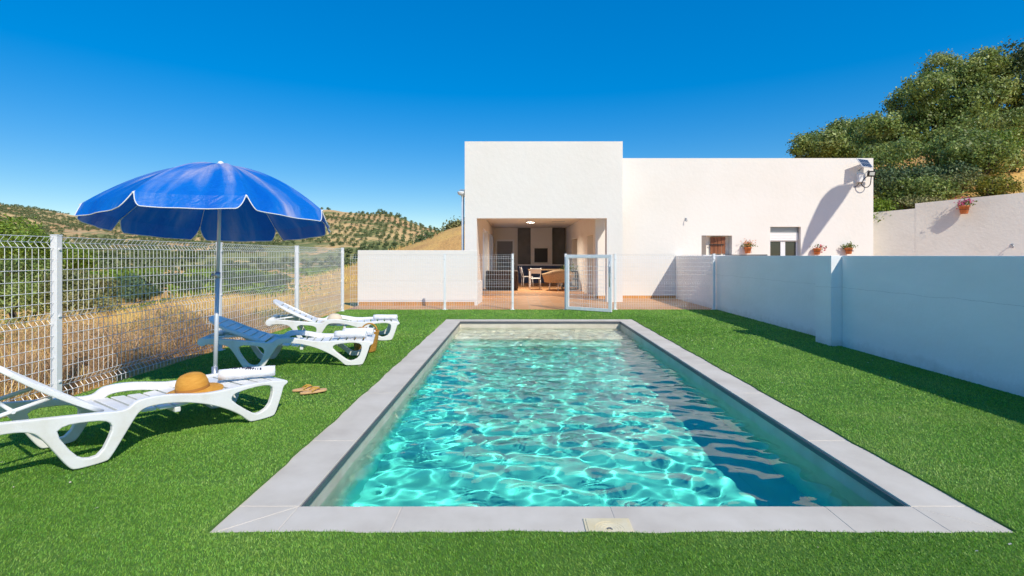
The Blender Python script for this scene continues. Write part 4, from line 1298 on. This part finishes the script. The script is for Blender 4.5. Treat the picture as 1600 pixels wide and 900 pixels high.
# ------------------------------------------------------------------ wall pots
def flower_pot(loc, rz, label, seed, leafn, petal, petaln, top=.1, side=0.0, sc=1.0):
    t = empty('flower_pot', loc, rz); tag(t, label, 'flower pot', 'terracotta pots hung on the walls')
    t.scale = (sc, sc, sc)
    b = MB(); b.lathe([(.001, 0), (.066, 0), (.072, .01), (.098, .155), (.108, .157), (.110, .192), (.098, .194), (.094, .165), (.001, .16)], (0, -.115, 0), 20); b.build('pot', M['terra_pot'], t)
    b = MB(); b.tube([(.09 * math.cos(a), -.115 + .09 * math.sin(a), .10) for a in np.linspace(0, 2 * PI, 17)[:-1]], .005, 5, closed=True); b.tube([(0, -.02, .10), (0, 0, .17)], .006, 5); b.build('hanger', M['dark'], t)
    r = np.random.default_rng(seed)
    c = r.normal(size=(leafn, 3)) * np.array([.085, .06, .045]) + np.array([side * .5, -.12, .2 + top * .5])
    quads_mesh('leaves', leaf_quads(c, .06, r), M['leaf_pot'], t)
    b = MB()
    for i in range(7):
        e = Vector((r.normal() * .07 + side * .6, -.12 + r.normal() * .04, .2 + top * r.uniform(.4, 1)))
        b.tube([(r.normal() * .02, -.115, .16), tuple(e)], .004, 4)
    b.build('stem', M['leaf_pot'], t)
    c = r.normal(size=(petaln, 3)) * np.array([.085, .05, .05]) + np.array([side, -.14, .21 + top])
    quads_mesh('flowers', leaf_quads(np.repeat(c, 3, 0) + r.normal(size=(petaln * 3, 3)) * .012, .042, r), petal, t)
    return t
flower_pot((pxX(1168, 16), 16.1, pyZ(396, 16)), 0, 'terracotta pot with bushy orange flowers hung between the two windows', 1, 150, M['petal_orange'], 55, .09, sc=1.05)
flower_pot((pxX(1276, 16), 16.1, pyZ(398, 16)), 0, 'terracotta pot with a few red blooms drooping right, beside the window', 2, 45, M['petal_red'], 30, .0, .13, sc=1.05)
flower_pot((pxX(1325.5, 16), 16.1, pyZ(397, 16)), 0, 'terracotta pot with green leaves only, nearest the house corner', 3, 170, M['petal_orange'], 3, .06, -.03, sc=1.05)
s_p = 2.46
pp = rwp + rwd * 2.43
flower_pot((pp.x, pp.y, pyZ(334.5, pp.y)), math.atan2(rwn.x * -1, rwn.y * 1) if False else math.atan2(rwd.y, rwd.x), 'terracotta pot with pink flowers hung on the beige retaining wall', 4, 90, M['petal_pink'], 45, .05, .03, sc=1.25)

def hook(loc, rz, label):
    t = empty('wall_hook', loc, rz); tag(t, label, 'hook')
    b = MB(); b.box((0, -.01, 0), (.05, .018, .09)); b.build('plate', M['alu'], t, bevel=.003)
    b = MB(); b.tube([(0, -.02, .02), (0, -.09, .015), (.01, -.13, -.03), (0, -.11, -.08), (-.01, -.07, -.07)], .010, 6); b.build('hook_arm', M['alu'], t)
hook((pxX(1073, 16), 16.1, pyZ(342, 16)), 0, 'small grey metal hook on the facade left of the shuttered window')
hook((pp.x + rwd.x * 1.05, pp.y + rwd.y * 1.05, pyZ(383, 14.6)), math.atan2(rwd.y, rwd.x), 'small metal hook on the retaining wall near the right edge')
t = MB(); t.tube([(5.05, 10.35, WH + .014), (5.05, 12.4, WH + .016)], .013, 6); o = t.build('metal_pipe', M['dark']); tag(o, 'thin dark pipe lying on top of the shaded garden wall', 'pipe')

# ------------------------------------------------------------------ sun loungers
LW = .62
RAIL_OUT = [(-1.70, .305), (-1.70, .375), (-1.60, .392), (-1.40, .368), (-1.06, .325), (-.925, .305), (-.875, .350), (-.83, .362), (-.73, .363), (-.61, .345), (-.46, .312), (-.35, .303), (-.22, .306), (0, .304), (.15, .288), (.222, .276), (.232, .262), (.225, .248), (.19, .232), (.175, .17), (.113, 0), (-.095, 0), (-.185, .095), (-.35, .195), (-.51, .258), (-.66, .292), (-.79, .300), (-.845, .285), (-.88, .24), (-1.02, 0), (-1.21, 0), (-1.265, .09), (-1.35, .24), (-1.40, .295), (-1.52, .318)]
RAIL_H1 = [(-1.235, .281), (-1.275, .25), (-1.19, .10), (-1.135, .062), (-1.07, .068), (-1.018, .18), (-1.014, .23), (-1.055, .262), (-1.15, .277)]
RAIL_H2 = [(.077, .25), (-.006, .268), (-.18, .258), (-.224, .235), (-.218, .2), (-.08, .084), (-.027, .065), (.049, .098), (.083, .19)]
def smooth_open(poly, it=1): return chaikin(poly, it)
def grow(poly, k):
    cx = sum(p[0] for p in poly) / len(poly); cz = sum(p[1] for p in poly) / len(poly)
    return [(cx + (p[0] - cx) * k, cz + (p[1] - cz) * k) for p in poly]
def keep_corners(poly, d=.02):
    o = []
    for i, p in enumerate(poly):
        if p[1] < .01:
            a, c = poly[i - 1], poly[(i + 1) % len(poly)]
            for q in (a, c):
                L = math.hypot(q[0] - p[0], q[1] - p[1])
                pt = (p[0] + (q[0] - p[0]) * d / L, p[1] + (q[1] - p[1]) * d / L)
                o.append(pt)
        else: o.append(p)
    return o
me_side = shape_mesh('side_frame', chaikin(keep_corners(RAIL_OUT), 2), [chaikin(grow(RAIL_H1, 1.10), 1), chaikin(grow(RAIL_H2, 1.10), 1)], .045, .009, M['resin'], lambda x, y, z: (x, z, y))
for p in me_side.polygons: p.use_smooth = False

def lounger(P0, ang, back_ang, label):
    t = empty('sun_lounger', (P0[0], P0[1], .018), R(ang)); tag(t, label, 'sun lounger', 'white resin sun loungers beside the fence')
    for y in (0.0, LW):
        o = link_mesh('side_frame', me_side, t); o.location = (0, y, 0)
    b = MB()
    # deck slats follow the seat line
    def deck_z(s): return float(np.interp(s, [-1.02, -.6, -.35, 0, .16, .225], [.282, .252, .262, .288, .285, .268]))
    s = .20
    while s > -1.0:
        s2 = s - .084
        za, zb = deck_z(s), deck_z(s2)
        rot = Matrix.Rotation(-math.atan2(za - zb, .084), 3, 'Y')
        b.box(((s + s2) / 2, LW / 2, (za + zb) / 2), (.085, LW - .05, .018), rot)
        s = s2 - .020
    b.build('slat_deck', M['resin'], t, bevel=.004)
    b = MB()
    b.span((.196, .02, .245), (.228, LW - .02, .276))
    b.span((-.62, .02, .205), (-.58, LW - .02, .245))
    b.build('crossbar', M['resin'], t, bevel=.008)
    b = MB(); b.tube([(-1.66, -.02, .345), (-1.66, LW + .02, .345)], .048, 14); b.build('head_bar', M['resin'], t)
    # backrest: frame with slats, narrowing to a rounded top
    Lb = .70
    bk = empty('backrest_pivot', (0, 0, 0)) if False else None
    ca, sa = math.cos(back_ang), math.sin(back_ang)
    def bfn(u, v, z):   # u along the backrest, v across, z out of plane
        sag = -.02 * math.sin(PI * min(1, max(0, u / Lb)))
        zz = z + sag
        return (-1.03 - u * ca + zz * sa * 1.0, LW / 2 + v, .31 + u * sa + zz * ca)
    hw = LW / 2 - .055
    outl = [(0, -hw), (0, hw), (Lb * .62, hw), (Lb * .8, hw * .93), (Lb * .93, hw * .70), (Lb, hw * .35), (Lb, -hw * .35), (Lb * .93, -hw * .70), (Lb * .8, -hw * .93), (Lb * .62, -hw)]
    def dens(poly, n=5):
        o = []
        for i in range(len(poly)):
            a, c = poly[i], poly[(i + 1) % len(poly)]
            for k in range(n): o.append((a[0] + (c[0] - a[0]) * k / n, a[1] + (c[1] - a[1]) * k / n))
        return o
    holes = []
    u = .07
    while u < Lb * .86:
        h2 = float(np.interp(u, [0, Lb * .62, Lb * .8, Lb * .93], [hw, hw, hw * .93, hw * .7])) - .06
        holes.append(dens([(u, -h2), (u, h2), (u + .014, h2), (u + .014, -h2)], 4))
        u += .095
    me = shape_mesh('backrest', dens(outl), holes, .030, .006, M['resin'], bfn)
    link_mesh('backrest', me, t)
    b = MB()
    zt = lambda u: Vector(bfn(u, 0, -.02))
    top = zt(.30)
    for v in (-hw + .05, hw - .05):
        a = Vector(bfn(.28, v, -.02)); e = Vector((-1.60, LW / 2 + v, .375))
        b.tube([a, e], .014, 6)
    a = Vector(bfn(.28, -hw + .05, -.02)); c = Vector((-1.52, 0, 0))
    b.tube([(-1.46, .09, .42 if False else a.z + (.375 - a.z) * .45 + .0), (-1.46, LW - .09, a.z + (.375 - a.z) * .45)], .012, 6) if False else None
    m1 = Vector(bfn(.28, -hw + .05, -.02)).lerp(Vector((-1.60, LW / 2 - hw + .05, .375)), .55)
    b.tube([(m1.x, m1.y - .02, m1.z), (m1.x, LW - m1.y + .02, m1.z)], .012, 6)
    b.build('prop_strut', M['resin'], t)
    return t
L1 = ((-2.10, 4.19), 56); L2 = ((-2.0, 6.26), 13); L3 = ((-2.09, 8.08), 17)
lounger(*L1, R(38), 'nearest white sun lounger with the orange hat and a rolled towel')
lounger(*L2, R(24), 'middle white sun lounger half in the parasol shade, with two rolled towels')
lounger(*L3, R(29), 'farthest white sun lounger with the pale hat on its seat')
def on_lounger(L, s, lat):
    (x, y), a = L
    d = (math.cos(R(a)), math.sin(R(a))); n = (-d[1], d[0])
    return (x + d[0] * s + n[0] * lat, y + d[1] * s + n[1] * lat)

def hat(loc, label, m, tilt, rz, seed):
    t = empty('straw_hat', loc, rz); tag(t, label, 'hat')
    t.rotation_euler = (tilt[0], tilt[1], rz)
    b = MB()
    w = lambda a, z: 0.02 * math.sin(2 * a + seed) if z < .03 else 0
    prof = [(.10, .024), (.15, .016), (.195, .006), (.205, .0), (.206, .004), (.195, .012), (.15, .023), (.118, .034)]
    b.lathe(prof, (0, 0, 0), 36, wob=w); b.build('brim', m, t)
    b = MB(); b.lathe([(.112, .022), (.114, .05), (.110, .085), (.098, .118), (.075, .142), (.04, .155), (.001, .158)], (0, 0, 0), 36); b.build('hat_crown', m, t)
    b = MB(); b.lathe([(.1155, .028), (.1165, .034), (.1165, .05), (.1150, .056)], (0, 0, 0), 36); b.build('hat_band', mat('hat_band_' + str(seed), (.45, .19, .03) if seed == 1 else (.70, .55, .38), rough=.7), t)
x, y = on_lounger(L1, -.40, .25)
hat((x, y, .285), 'orange straw sun hat lying on the nearest lounger', M['straw'], (R(4), R(-5)), .4, 1)
x, y = on_lounger(L3, -.76, .22)
hat((x, y, .285), 'pale cream straw hat resting on the farthest lounger', M['straw_pale'], (R(6), R(4)), 1.2, 2)

def towel(loc, rz, label, L=.41, r=.052, logo=False, group='rolled white towels on the loungers'):
    t = empty('rolled_towel', loc, rz); tag(t, label, 'towel', group)
    # spiral cross-section extruded along x
    b = MB()
    sp = []
    n = 60
    for i in range(n + 1):
        f = i / n; a = f * 2 * PI * 2.9; rr = r * (1 - .78 * (1 - f) ** 1.5)
        sp.append((math.cos(a + .9) * rr, math.sin(a + .9) * rr * .93))
    inn = [(p[0] * (1 - .012 / max(.012, math.hypot(*p))), p[1] * (1 - .012 / max(.012, math.hypot(*p)))) for p in sp]
    NS = 9
    vs = []; fs = []
    rr_ = random.Random(int(loc[0] * 1000) + 3)
    for k in range(NS):
        xx = -L / 2 + L * k / (NS - 1)
        sc = 1 + rr_.uniform(-.04, .04) - (.05 if k in (0, NS - 1) else 0)
        for lst in (sp, inn):
            for p in lst: vs.append((xx + rr_.uniform(-.002, .002), p[0] * sc, r * .93 + p[1] * sc))
    m_ = len(sp)
    for k in range(NS - 1):
        o0, o1 = k * 2 * m_, (k + 1) * 2 * m_
        for i in range(m_ - 1):
            fs.append((o0 + i, o0 + i + 1, o1 + i + 1, o1 + i)); fs.append((o1 + m_ + i, o1 + m_ + i + 1, o0 + m_ + i + 1, o0 + m_ + i))
        fs.append((o0 + m_ - 1, o0 + 2 * m_ - 1, o1 + 2 * m_ - 1, o1 + m_ - 1))
    for o0, fl_ in ((0, 0), ((NS - 1) * 2 * m_, 1)):
        for i in range(m_ - 1):
            q = (o0 + i, o0 + m_ + i, o0 + m_ + i + 1, o0 + i + 1)
            fs.append(q if not fl_ else q[::-1])
    b.add(vs, fs, 0, True)
    b.build('towel_roll', M['towel'], t)
    if logo:
        b = MB(); lr = random.Random(4)
        # two short lines of small dark-blue lettering, too blurred in the photo to read
        for row, (x0, x1, ang0) in enumerate(((-.11, .03, 72), (-.01, .10, 46))):
            k = x0
            while k < x1:
                w_ = lr.uniform(.013, .018); a0 = R(ang0 + lr.uniform(-2, 2) - (k - x0) * 160)
                hgt = lr.choice([.014, .018, .022])
                def on(xx, aa): return (xx, -math.cos(aa) * (r * 1.02), r * .93 + math.sin(aa) * r * .95)
                da = hgt / r
                st = lr.choice([0, 1, 2])
                b.tube([on(k, a0), on(k, a0 + da)], .0032, 4)
                if st: b.tube([on(k, a0 + da), on(k + w_ * .6, a0 + da * .8), on(k + w_ * .6, a0 + da * .5), on(k, a0 + da * .45)], .003, 4)
                if st == 2: b.tube([on(k, a0 + da * .45), on(k + w_ * .7, a0)], .003, 4)
                k += w_ + .003
        b.build('printed_lettering', M['ink'], t)
    return t
x, y = on_lounger(L1, .0, .20)
towel((x, y, .325), R(24), 'rolled white towel with dark blue lettering on the nearest lounger', .42, .052, True)
x, y = on_lounger(L2, -.05, .20)
towel((x, y, .325), R(-3), 'rolled white towel in front on the middle lounger', .40, .048)
x, y = on_lounger(L2, .03, .36)
towel((x, y, .325), R(6), 'rolled white towel at the back on the middle lounger beside the basket', .38, .055)
x, y = on_lounger(L3, .02, .22)
towel((x, y, .322), R(0), 'rolled white towel at the foot of the farthest lounger', .38, .045)

# basket
bk = empty('beach_basket', (-2.12, 7.16, .018)); tag(bk, 'woven orange palm basket with handles standing behind the middle lounger', 'basket')
b = MB()
wv = lambda a, z: .012 * math.sin(a * 26 + z * 160)
prof = [(.001, .0), (.135, .0)] + [(.140 + .045 * k / 14 + .004 * (k % 2), .006 + .27 * k / 14) for k in range(15)] + [(.188, .285), (.180, .287), (.172, .27), (.145, .06), (.001, .04)]
b.lathe(prof, (0, 0, 0), 40, wob=wv); b.build('basket_body', M['basket'], bk)
for sgn in (-1, 1):
    b = MB(); b.tube([(.11 * math.cos(a), sgn * .175 + sgn * .03 * math.sin(a), .26 + .10 * math.sin(a)) for a in np.linspace(0, PI, 12)], .011, 7); b.build('handle', M['basket'], bk)
bt = empty('folded_towel', (-2.06, 7.08, .27)); tag(bt, 'crumpled white towel spilling out of the woven basket', 'towel')
b = MB(); 
b.lathe([(.001, .075), (.05, .07), (.085, .045), (.10, .0), (.08, -.05), (.001, -.06)], (0, 0, 0), 18, wob=lambda a, z: .14 * math.sin(3 * a + 30 * z) + .08 * math.sin(7 * a)); b.build('towel_cloth', M['towel'], bt)
o = MB(); o.lathe([(.001, 0), (.03, 0), (.032, .02), (.032, .13), (.014, .16), (.014, .19), (.001, .19)], (0, 0, 0), 14, rot=Matrix.Rotation(R(35), 3, 'Y')); o = o.build('red_bottle', mat('red_plastic', (.35, .06, .03), rough=.4)); o.location = (-2.2, 7.12, .20); tag(o, 'reddish bottle poking out of the woven basket', 'bottle')

# flip flops
def flipflop(loc, rz, label):
    t = empty('flip_flop', loc, rz); tag(t, label, 'flip flop', 'pair of tan flip flops')
    pts = []
    for a in np.linspace(0, 2 * PI, 28)[:-1]:
        x = .128 * math.cos(a); wd = .046 - .010 * math.cos(a + PI) * 1.0
        pts.append((x, wd * .95 * math.sin(a) * (1.0 if abs(math.cos(a)) < .6 else 1.12)))
    b = MB(); b.prism(pts, 0, .018); b.build('sole', M['sole'], t, bevel=.004)
    b = MB()
    for s in (-1, 1):
        b.tube([(.06, 0, .02), (.045, s * .012, .038), (.01, s * .034, .040), (-.03, s * .044, .018)], [.004, .006, .008, .006], 6)
    b.build('strap', M['strap'], t)
flipflop((-2.09, 5.07, .026), R(32), 'tan flip flop on the turf, the one farther from the pool')
flipflop((-1.98, 4.98, .026), R(38), 'tan flip flop on the turf, the one nearer the pool')

# skimmer lid
sk = empty('skimmer_lid', (.455, 2.585, .0)); tag(sk, 'square cream skimmer lid set in the front coping', 'skimmer lid')
b = MB(); b.span((-.118, -.105, -.01), (.118, .048, .006)); b.build('lid_frame', M['cream'], sk, bevel=.003)
b = MB(); b.span((-.105, -.10, .0062), (.105, .038, .009)); b.build('lid_plate', M['cream'], sk, bevel=.002)
b = MB()
for rr in (.03, .045, .06, .075): b.tube([(rr * math.cos(a), -.07 + rr * math.sin(a), .0092) for a in np.linspace(0, PI, 20)], .0012, 4)
b.build('lid_rings', M['cream'], sk)
b = MB(); b.tube([(-.012, -.066, .009), (-.006, -.062, .012), (.006, -.062, .012), (.014, -.07, .009)], .004, 6); b.build('finger_hole', M['gasket'], sk)

# ------------------------------------------------------------------ parasol
UC = Vector((-2.907, 5.0, 1.756)); UR = 1.028; UPH = 3.857
ub = Vector((-2.93, 4.96, .018))
um = empty('beach_parasol', ub); tag(um, 'large blue beach parasol with white piping on a pale pole', 'parasol')
rx, ry = -.0983, -.0321
Rt = (Matrix.Rotation(ry, 3, 'Y') @ Matrix.Rotation(rx, 3, 'X'))
HC = .50
def hprof(t): return HC * (1 - (.18 * t + .82 * t ** 2.05))
def upt(th, t, extra=0): 
    v = Vector((UR * t * math.cos(th), UR * t * math.sin(th), hprof(t) + extra))
    return UC + Rt @ v - ub
b = MB(); pip = MB(); gore = []
NT, NSG = 14, 10
for k in range(8):
    a0 = UPH + k * PI / 4; a1 = a0 + PI / 4
    vs = []; fs = []
    for i in range(NT + 1):
        t = max(.012, i / NT)
        p0, p1 = upt(a0, t), upt(a1, t)
        for j in range(NSG + 1):
            s = j / NSG
            p = p0.lerp(p1, s)
            sag = .016 * math.sin(PI * s) * math.sin(PI * min(1, t * 1.0)) + .012 * math.sin(PI * s) * t
            rad = Vector((p.x + ub.x - UC.x, p.y + ub.y - UC.y, 0)); 
            wr_ = .007 * math.sin(s * 19 + k * 2 + t * 5) * math.sin(PI * s) * math.sin(PI * min(1, t))
            p = p + (Rt @ Vector((0, 0, 1))) * (-sag + wr_)
            vs.append(p); gore.append((k * 1.7 + s, t, 0))
    W = NSG + 1
    for i in range(NT):
        for j in range(NSG):
            fs.append((i * W + j, (i + 1) * W + j, (i + 1) * W + j + 1, i * W + j + 1))
    b.add(vs, fs, 0, True)
    # valance flap
    top0, top1 = upt(a0, 1), upt(a1, 1)
    am = (a0 + a1) / 2
    outd = Rt @ Vector((math.cos(am) * .42, math.sin(am) * .42, -.90))
    NV = 8; vs = []; fs = []
    edge_l, edge_r = [], []
    D = .135
    rows = []
    for i in range(NV + 1):
        v = math.sin(PI / 2 * i / NV)
        s0 = .005 + .022 * v + .06 * (1 - math.sqrt(max(0, 1 - v * v))); s1 = 1 - s0
        row = []
        for j in range(NSG + 1):
            f = j / NSG
            s = s0 + (s1 - s0) * f
            # rounded lower corners
            cr = 0
            dd = D * v * (1 - .22 * cr ** 2 * (v - .6) / .4)
            bs = .028 * math.sin(PI * s) 
            ripple = .010 * math.sin(s * 15 + k * 1.3) * v
            p = top0.lerp(top1, s) - (Rt @ Vector((0, 0, 1))) * .012 * math.sin(PI * s) + outd * dd + (Rt @ Vector((math.cos(am), math.sin(am), 0))) * ripple
            row.append(p); gore.append((k * 1.7 + s, 1 + .12 * v, 0))
        rows.append(row)
    vs = [p for row in rows for p in row]
    for i in range(NV):
        for j in range(NSG):
            fs.append((i * W + j, (i + 1) * W + j, (i + 1) * W + j + 1, i * W + j + 1))
    b.add(vs, fs, 0, True)
    path = [r_[0] for r_ in rows] + rows[-1][1:-1] + [r_[-1] for r_ in rows[::-1]]
    pip.tube(path, .0042, 5)
can = b.build('canopy', M['canopy'], um)
ga = can.data.attributes.new('gore', 'FLOAT_VECTOR', 'POINT'); ga.data.foreach_set('vector', np.array(gore, np.float32).reshape(-1))
pip.build('piping', M['white_paint'], can)
apex = upt(0, .0)
b = MB()
base_l = Vector((0, 0, 0))
hub = UC + Rt @ Vector((0, 0, HC - .06)) - ub
ax = (apex - base_l).normalized()
b.tube([base_l + Vector((0, 0, .02)), base_l.lerp(apex, .52)], .0195, 12); b.build('pole', M['pole'], um)
b = MB(); b.tube([base_l.lerp(apex, .515), apex], .0165, 12); b.build('upper_pole', M['pole'], um)
b = MB(); b.tube([base_l.lerp(apex, .50), base_l.lerp(apex, .525)], .024, 12); q = base_l.lerp(apex, .513); b.tube([q, q + Vector((-.045, -.01, 0))], .008, 8); b.tube([q + Vector((-.04, -.01, 0)), q + Vector((-.052, -.01, 0))], .014, 8); b.build('height_knob', M['alu'], um)
b = MB(); b.tube([(0, 0, -.01), (0, 0, .26)], .0265, 12); b.tube([(0, 0, .17), (-.05, -.01, .17)], .008, 6); b.tube([(-.045, -.01, .17), (-.058, -.01, .17)], .016, 8); b.build('ground_sleeve', M['alu'], um)
b = MB(); b.lathe([(.001, .035), (.018, .03), (.028, .015), (.03, 0), (.02, -.01)], tuple(apex), 14); b.build('finial', M['white_paint'], um)
b = MB(); b.lathe([(.02, 0), (.04, .0), (.045, .03), (.02, .04)], tuple(hub), 14); b.build('hub', M['white_paint'], um)
rb = None
for k in range(8):
    a0 = UPH + k * PI / 4
    b = MB(); b.tube([hub + (Rt @ Vector((.03 * math.cos(a0), .03 * math.sin(a0), .01)))] + [upt(a0, t, -.012) for t in (.2, .4, .6, .8, .97)], .0035, 5)
    b.tube([upt(a0, .97, -.012), upt(a0, 1.012, -.004)], .007, 6)
    b.build('rib', M['white_paint'], um)

# ------------------------------------------------------------------ porch furniture
def chair(loc, rz, label):
    t = empty('dining_chair', loc, rz); tag(t, label, 'chair', 'white dining chairs in the porch')
    b = MB(); b.span((-.21, -.21, .43), (.21, .21, .46)); b.build('seat', M['white_paint'], t, bevel=.01)
    for sx_ in (-1, 1):
        for sy_ in (-1, 1):
            b = MB(); b.tube([(sx_ * .19, sy_ * .19, .43), (sx_ * .21, sy_ * .22, 0)], .013, 6); b.build('leg', M['white_paint'], t)
    b = MB()
    for sx_ in (-1, 1): b.tube([(sx_ * .19, .2, .45), (sx_ * .2, .3, .86)], .014, 6)
    b.box((0, .28, .74), (.42, .02, .2), Matrix.Rotation(R(-13), 3, 'X')); b.build('backrest', M['white_paint'], t)
    return t
chair((pxX(836, 20.3), 20.4, .006), R(185), 'white chair pulled out in front of the table, nearest the doorway')
chair((pxX(824, 22), 22.2, .006), R(100), 'white chair on the left of the porch dining table')
chair((pxX(878, 23), 23.2, .006), R(-90), 'white chair leaning out on the right of the porch table')
t = empty('dining_table', (pxX(852, 22.2), 22.4, .006)); tag(t, 'long wooden dining table with laid objects in the porch', 'table')
b = MB(); b.span((-.75, -.55, .72), (.75, .55, .76)); b.build('tabletop', M['wicker'], t, bevel=.006)
for sx_ in (-1, 1):
    for sy_ in (-1, 1):
        b = MB(); b.span((sx_ * .68 - .03, sy_ * .48 - .03, 0), (sx_ * .68 + .03, sy_ * .48 + .03, .72)); b.build('leg', M['white_paint'], t)
t = empty('rattan_armchair', (pxX(868, 19.9) + .1, 20.0, .006), R(8)); tag(t, 'rounded tan rattan armchair with its back to the pool', 'armchair')
b = MB()
NA = 28; vs = []; fs = []
for i in range(NA + 1):
    a = PI + (PI) * i / NA
    hgt = .80 - .16 * abs(math.cos(a)) ** 2
    for (r_, z) in ((.50, .33), (.58, .55), (.62, hgt), (.585, hgt + .012), (.53, .55), (.46, .34)):
        vs.append((r_ * 1.05 * math.cos(a), r_ * .85 * math.sin(a), z))
for i in range(NA):
    for j in range(5):
        fs.append((i * 6 + j, i * 6 + j + 1, (i + 1) * 6 + j + 1, (i + 1) * 6 + j))
b.add(vs, fs, 0, True); b.build('backrest', M['wicker'], t)
b = MB(); b.lathe([(.001, .30), (.52, .31), (.53, .36), (.50, .40), (.001, .41)], (0, .05, 0), 26); b.build('seat', M['wicker'], t)
for a in (R(215), R(260), R(305), R(60), R(120)):
    b = MB(); b.tube([(.45 * math.cos(a), .4 * math.sin(a), .34), (.5 * math.cos(a), .45 * math.sin(a), 0)], .014, 6); b.build('leg', M['white_paint'], t)
t = empty('wicker_sofa', (pxX(780, 19.6) + .1, 20.2, .006), R(0)); tag(t, 'dark wicker sofa with blue cushions behind the left fence panel', 'sofa')
b = MB(); b.span((-.62, -.45, .05), (.62, .45, .36)); b.build('base', M['sofa'], t, bevel=.05)
b = MB(); b.span((-.62, -.5, .36), (.62, -.34, .78)); b.build('backrest', M['sofa'], t, bevel=.05)
for sx_ in (-1, 1):
    b = MB(); b.span((sx_ * .63, -.5, .05), (sx_ * .5, .45, .6)); b.build('armrest', M['sofa'], t, bevel=.05)
for sx_ in (-1, 1):
    b = MB(); b.span((sx_ * .25 - .23, -.33, .37), (sx_ * .25 + .23, .44, .5)); b.build('cushion', M['cushion'], t, bevel=.04)
t = empty('planter_rack', (2.1, 20.6, .006)); tag(t, 'dark slatted rack with small plants against the porch hall wall', 'rack')
b = MB()
for z in (.1, .4, .7): b.span((-.3, -.3, z), (.3, .3, z + .03))
for sx_ in (-1, 1):
    for sy_ in (-1, 1): b.span((sx_ * .29 - .015, sy_ * .29 - .015, 0), (sx_ * .29 + .015, sy_ * .29 + .015, .75))
b.build('rack_frame', M['dark'], t)
r = np.random.default_rng(3); quads_mesh('foliage', leaf_quads(r.normal(size=(120, 3)) * np.array([.18, .18, .08]) + np.array([0, 0, .84]), .09, r), M['leaf_pot'], t)

# ------------------------------------------------------------------ unseen sun blocker, added and shaped to cast the curved facade shadow
T_BLOCKER = 4.7
def blocker_pt(px, py):
    x = pxX(px, 16.1); z = pyZ(py, 16.1)
    return Vector((x + .6 * T_BLOCKER, 16.1 - .93 * T_BLOCKER, z + T_BLOCKER))
sil = [(1335, 287), (1322, 288), (1310, 290), (1299, 295), (1290, 303), (1282, 313), (1275, 327), (1269, 340), (1262, 356), (1256, 374), (1250, 398), (1255, 398), (1262, 390), (1290, 352), (1318, 314)]
sp = [blocker_pt(*p) for p in sil]
blocker = empty('sun_blocker', (sp[10].x, sp[10].y, .006)); tag(blocker, 'unseen cloth shape on a pole, added to cast a curved shadow on the facade', 'blocker')
b = MB()
vs = [p - blocker.location for p in sp]; n = len(vs)
off = Vector((0, .012, 0))
b.add([v - off for v in vs] + [v + off for v in vs], [list(range(n)), list(range(n, 2 * n))[::-1]] + [(i, n + i, n + (i + 1) % n, (i + 1) % n) for i in range(n)])
b.build('cloth', M['blocker_cloth'], blocker)
b = MB(); b.tube([(0, .03, 0), tuple(vs[10] + Vector((0, .03, 0)))], .03, 8); b.tube([tuple(vs[10] + Vector((0, .03, 0))), tuple(vs[0] + Vector((.1, .03, .14)))], .022, 8); b.build('blocker_pole', M['alu'], blocker)
